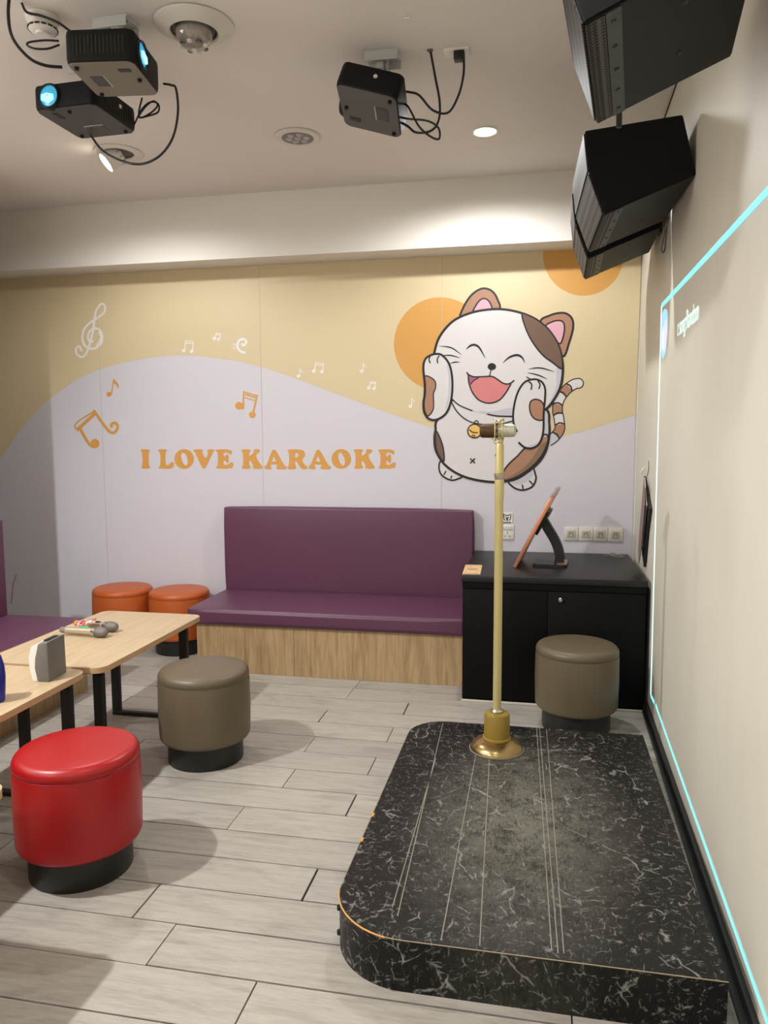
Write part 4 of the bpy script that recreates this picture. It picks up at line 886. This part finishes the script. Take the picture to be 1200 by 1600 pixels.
# ------------------------------------------------------------------ ceiling lights
def ring(name, r0, r1, th, m, parent, M=None): return LT(name, [(r0, -.001), (r1, -.001), (r1+.002, -th*.5), (r1-.006, -th), (r0+.004, -th), (r0, -th*.5)], m, parent, 56, M, cap=False)
dl = thing('downlight', 'bright round recessed downlight near the loudspeakers', 'ceiling light', (-.313, 4.366, CEIL))
ring('trim_ring', .058, .072, .008, WPLAST, dl)
LT('lamp_face', [(0, -.004), (.058, -.004)], mat('lamp_glow', (255, 250, 240), .5, emit=(255, 240, 214), es=12), dl, 32, cap=False)
for (x, y), nm in (((-2.85, 1.5), 'recessed downlight over the seating, out of frame'), ((-.30, 1.35), 'added fill downlight over the stage, out of frame'), ((-2.85, -1.1), 'added fill downlight behind the viewer on the left'), ((-.35, -1.1), 'added fill downlight behind the viewer on the right')):  # all but the first are fixtures added for the fill lamps
    d = thing('downlight', nm, 'ceiling light', (x, y, CEIL)); ring('trim_ring', .058, .072, .008, WPLAST, d); LT('lamp_face', [(0, -.004), (.058, -.004)], MATS['lamp_glow'], d, 32, cap=False)
# party lamp, domed
pl = onz(303, 42, CEIL-.01); d = thing('party_light', 'large domed party light with clear faceted lens beside the left projectors', 'ceiling light', (pl.x, pl.y, CEIL))
LT('trim_dish', [(.15, -.0005), (.158, -.004), (.150, -.012), (.112, -.026), (.104, -.034), (.098, -.036), (.092, -.03), (.09, -.012)], mat('lamp_white_plastic', (214, 208, 198), .4), d, 64, cap=False)
LT('dark_well', [(.09, -.03), (.084, -.022), (0, -.018)], mat('lamp_well', (60, 54, 48), .5), d, 40, cap=False)
bm = bmesh.new(); bmesh.ops.create_icosphere(bm, subdivisions=3, radius=.074); bmesh.ops.transform(bm, matrix=Matrix.Translation((0, 0, -.036)) @ Matrix.Scale(.85, 4, (0, 0, 1)), verts=bm.verts)
bmo('faceted_dome', bm, mat('dome_plastic', (150, 142, 132), .12, 0, .7, coat=.4), d)
for k in range(9):
    a_ = 2*math.pi*k/8; rr = 0 if k == 8 else .046; zz_ = -.036-.063*math.sqrt(max(0, 1-(rr/.074)**2))
    LT('led_lens', [(0, -.004), (.010, -.003), (.013, .003), (0, .003)], mat('led_lens_grey', (96, 88, 84), .15, .3) if k % 2 else mat('led_lens_clear', (212, 206, 200), .1), d, 14, Matrix.Translation((rr*math.cos(a_), rr*math.sin(a_), zz_)))
pl = onz(465, 213, CEIL); d = thing('party_light', 'flat round party light with seven grey lenses set in the ceiling', 'ceiling light', (pl.x, pl.y, CEIL))
ring('trim_ring', .085, .125, .012, mat('lamp_white_plastic', (214, 208, 198), .4), d)
LT('lens_plate', [(0, -.006), (.085, -.006), (.088, -.012), (0, -.0125)], mat('lens_plate_grey', (120, 112, 108), .45), d, 40)
for k in range(7):
    a_ = 2*math.pi*k/6; rr = 0 if k == 6 else .05
    LT('led_lens', [(0, -.020), (.012, -.019), (.020, -.012), (0, -.012)], mat('led_lens_pale', (176, 170, 172), .2), d, 16, Matrix.Translation((rr*math.cos(a_), rr*math.sin(a_), 0)))
# swivel spotlight
pl = onz(185, 238, CEIL); d = thing('spotlight', 'white swivel spotlight tilted out of the ceiling below the lower left projector', 'ceiling light', (pl.x, pl.y, CEIL))
ring('trim_ring', .085, .135, .010, MATS['lamp_white_plastic'], d)
LT('dark_well', [(0, -.002), (.085, -.002)], MATS['lamp_well'], d, 32, cap=False)
M = Matrix.Translation((-.015, 0, -.015)) @ Vector((-.62, -.45, -.64)).normalized().to_track_quat('-Z', 'Y').to_matrix().to_4x4()
LT('lamp_barrel', [(0, .02), (.055, .02), (.058, .0), (.058, -.075), (.052, -.078), (.050, -.072)], MATS['lamp_white_plastic'], d, 40, M, cap=False)
LT('lamp_face', [(0, -.070), (.050, -.070)], MATS['lamp_glow'], d, 32, M, cap=False)
for k in range(12):
    a_ = 2*math.pi*k/12; bm = bmesh.new(); bar(bm, (.0585*math.cos(a_), .0585*math.sin(a_), -.005), (.0585*math.cos(a_), .0585*math.sin(a_), .018), .003, .003, Vector((math.cos(a_), math.sin(a_), 0))); bmesh.ops.transform(bm, matrix=M, verts=bm.verts); bmo('cooling_fin', bm, GREY, d)
# smoke detector
pl = onz(66, 26, CEIL); d = thing('smoke_detector', 'round white smoke detector at the top left of the ceiling', 'smoke detector', (pl.x, pl.y, CEIL))
LT('base_plate', [(0, -.001), (.062, -.001), (.062, -.018), (.056, -.022), (0, -.022)], WPLAST, d, 40)
LT('sensor_cap', [(0, -.022), (.052, -.022), (.054, -.05), (.044, -.058), (.028, -.060), (.026, -.070), (0, -.072)], WPLAST, d, 40)
for k in range(14):
    a_ = 2*math.pi*k/14; bm = bmesh.new(); bar(bm, (.0545*math.cos(a_)-.009*math.sin(a_), .0545*math.sin(a_)+.009*math.cos(a_), -.048), (.0545*math.cos(a_)+.009*math.sin(a_), .0545*math.sin(a_)-.009*math.cos(a_), -.048), .004, .006); bmo('vent_slot', bm, BLACK, d)
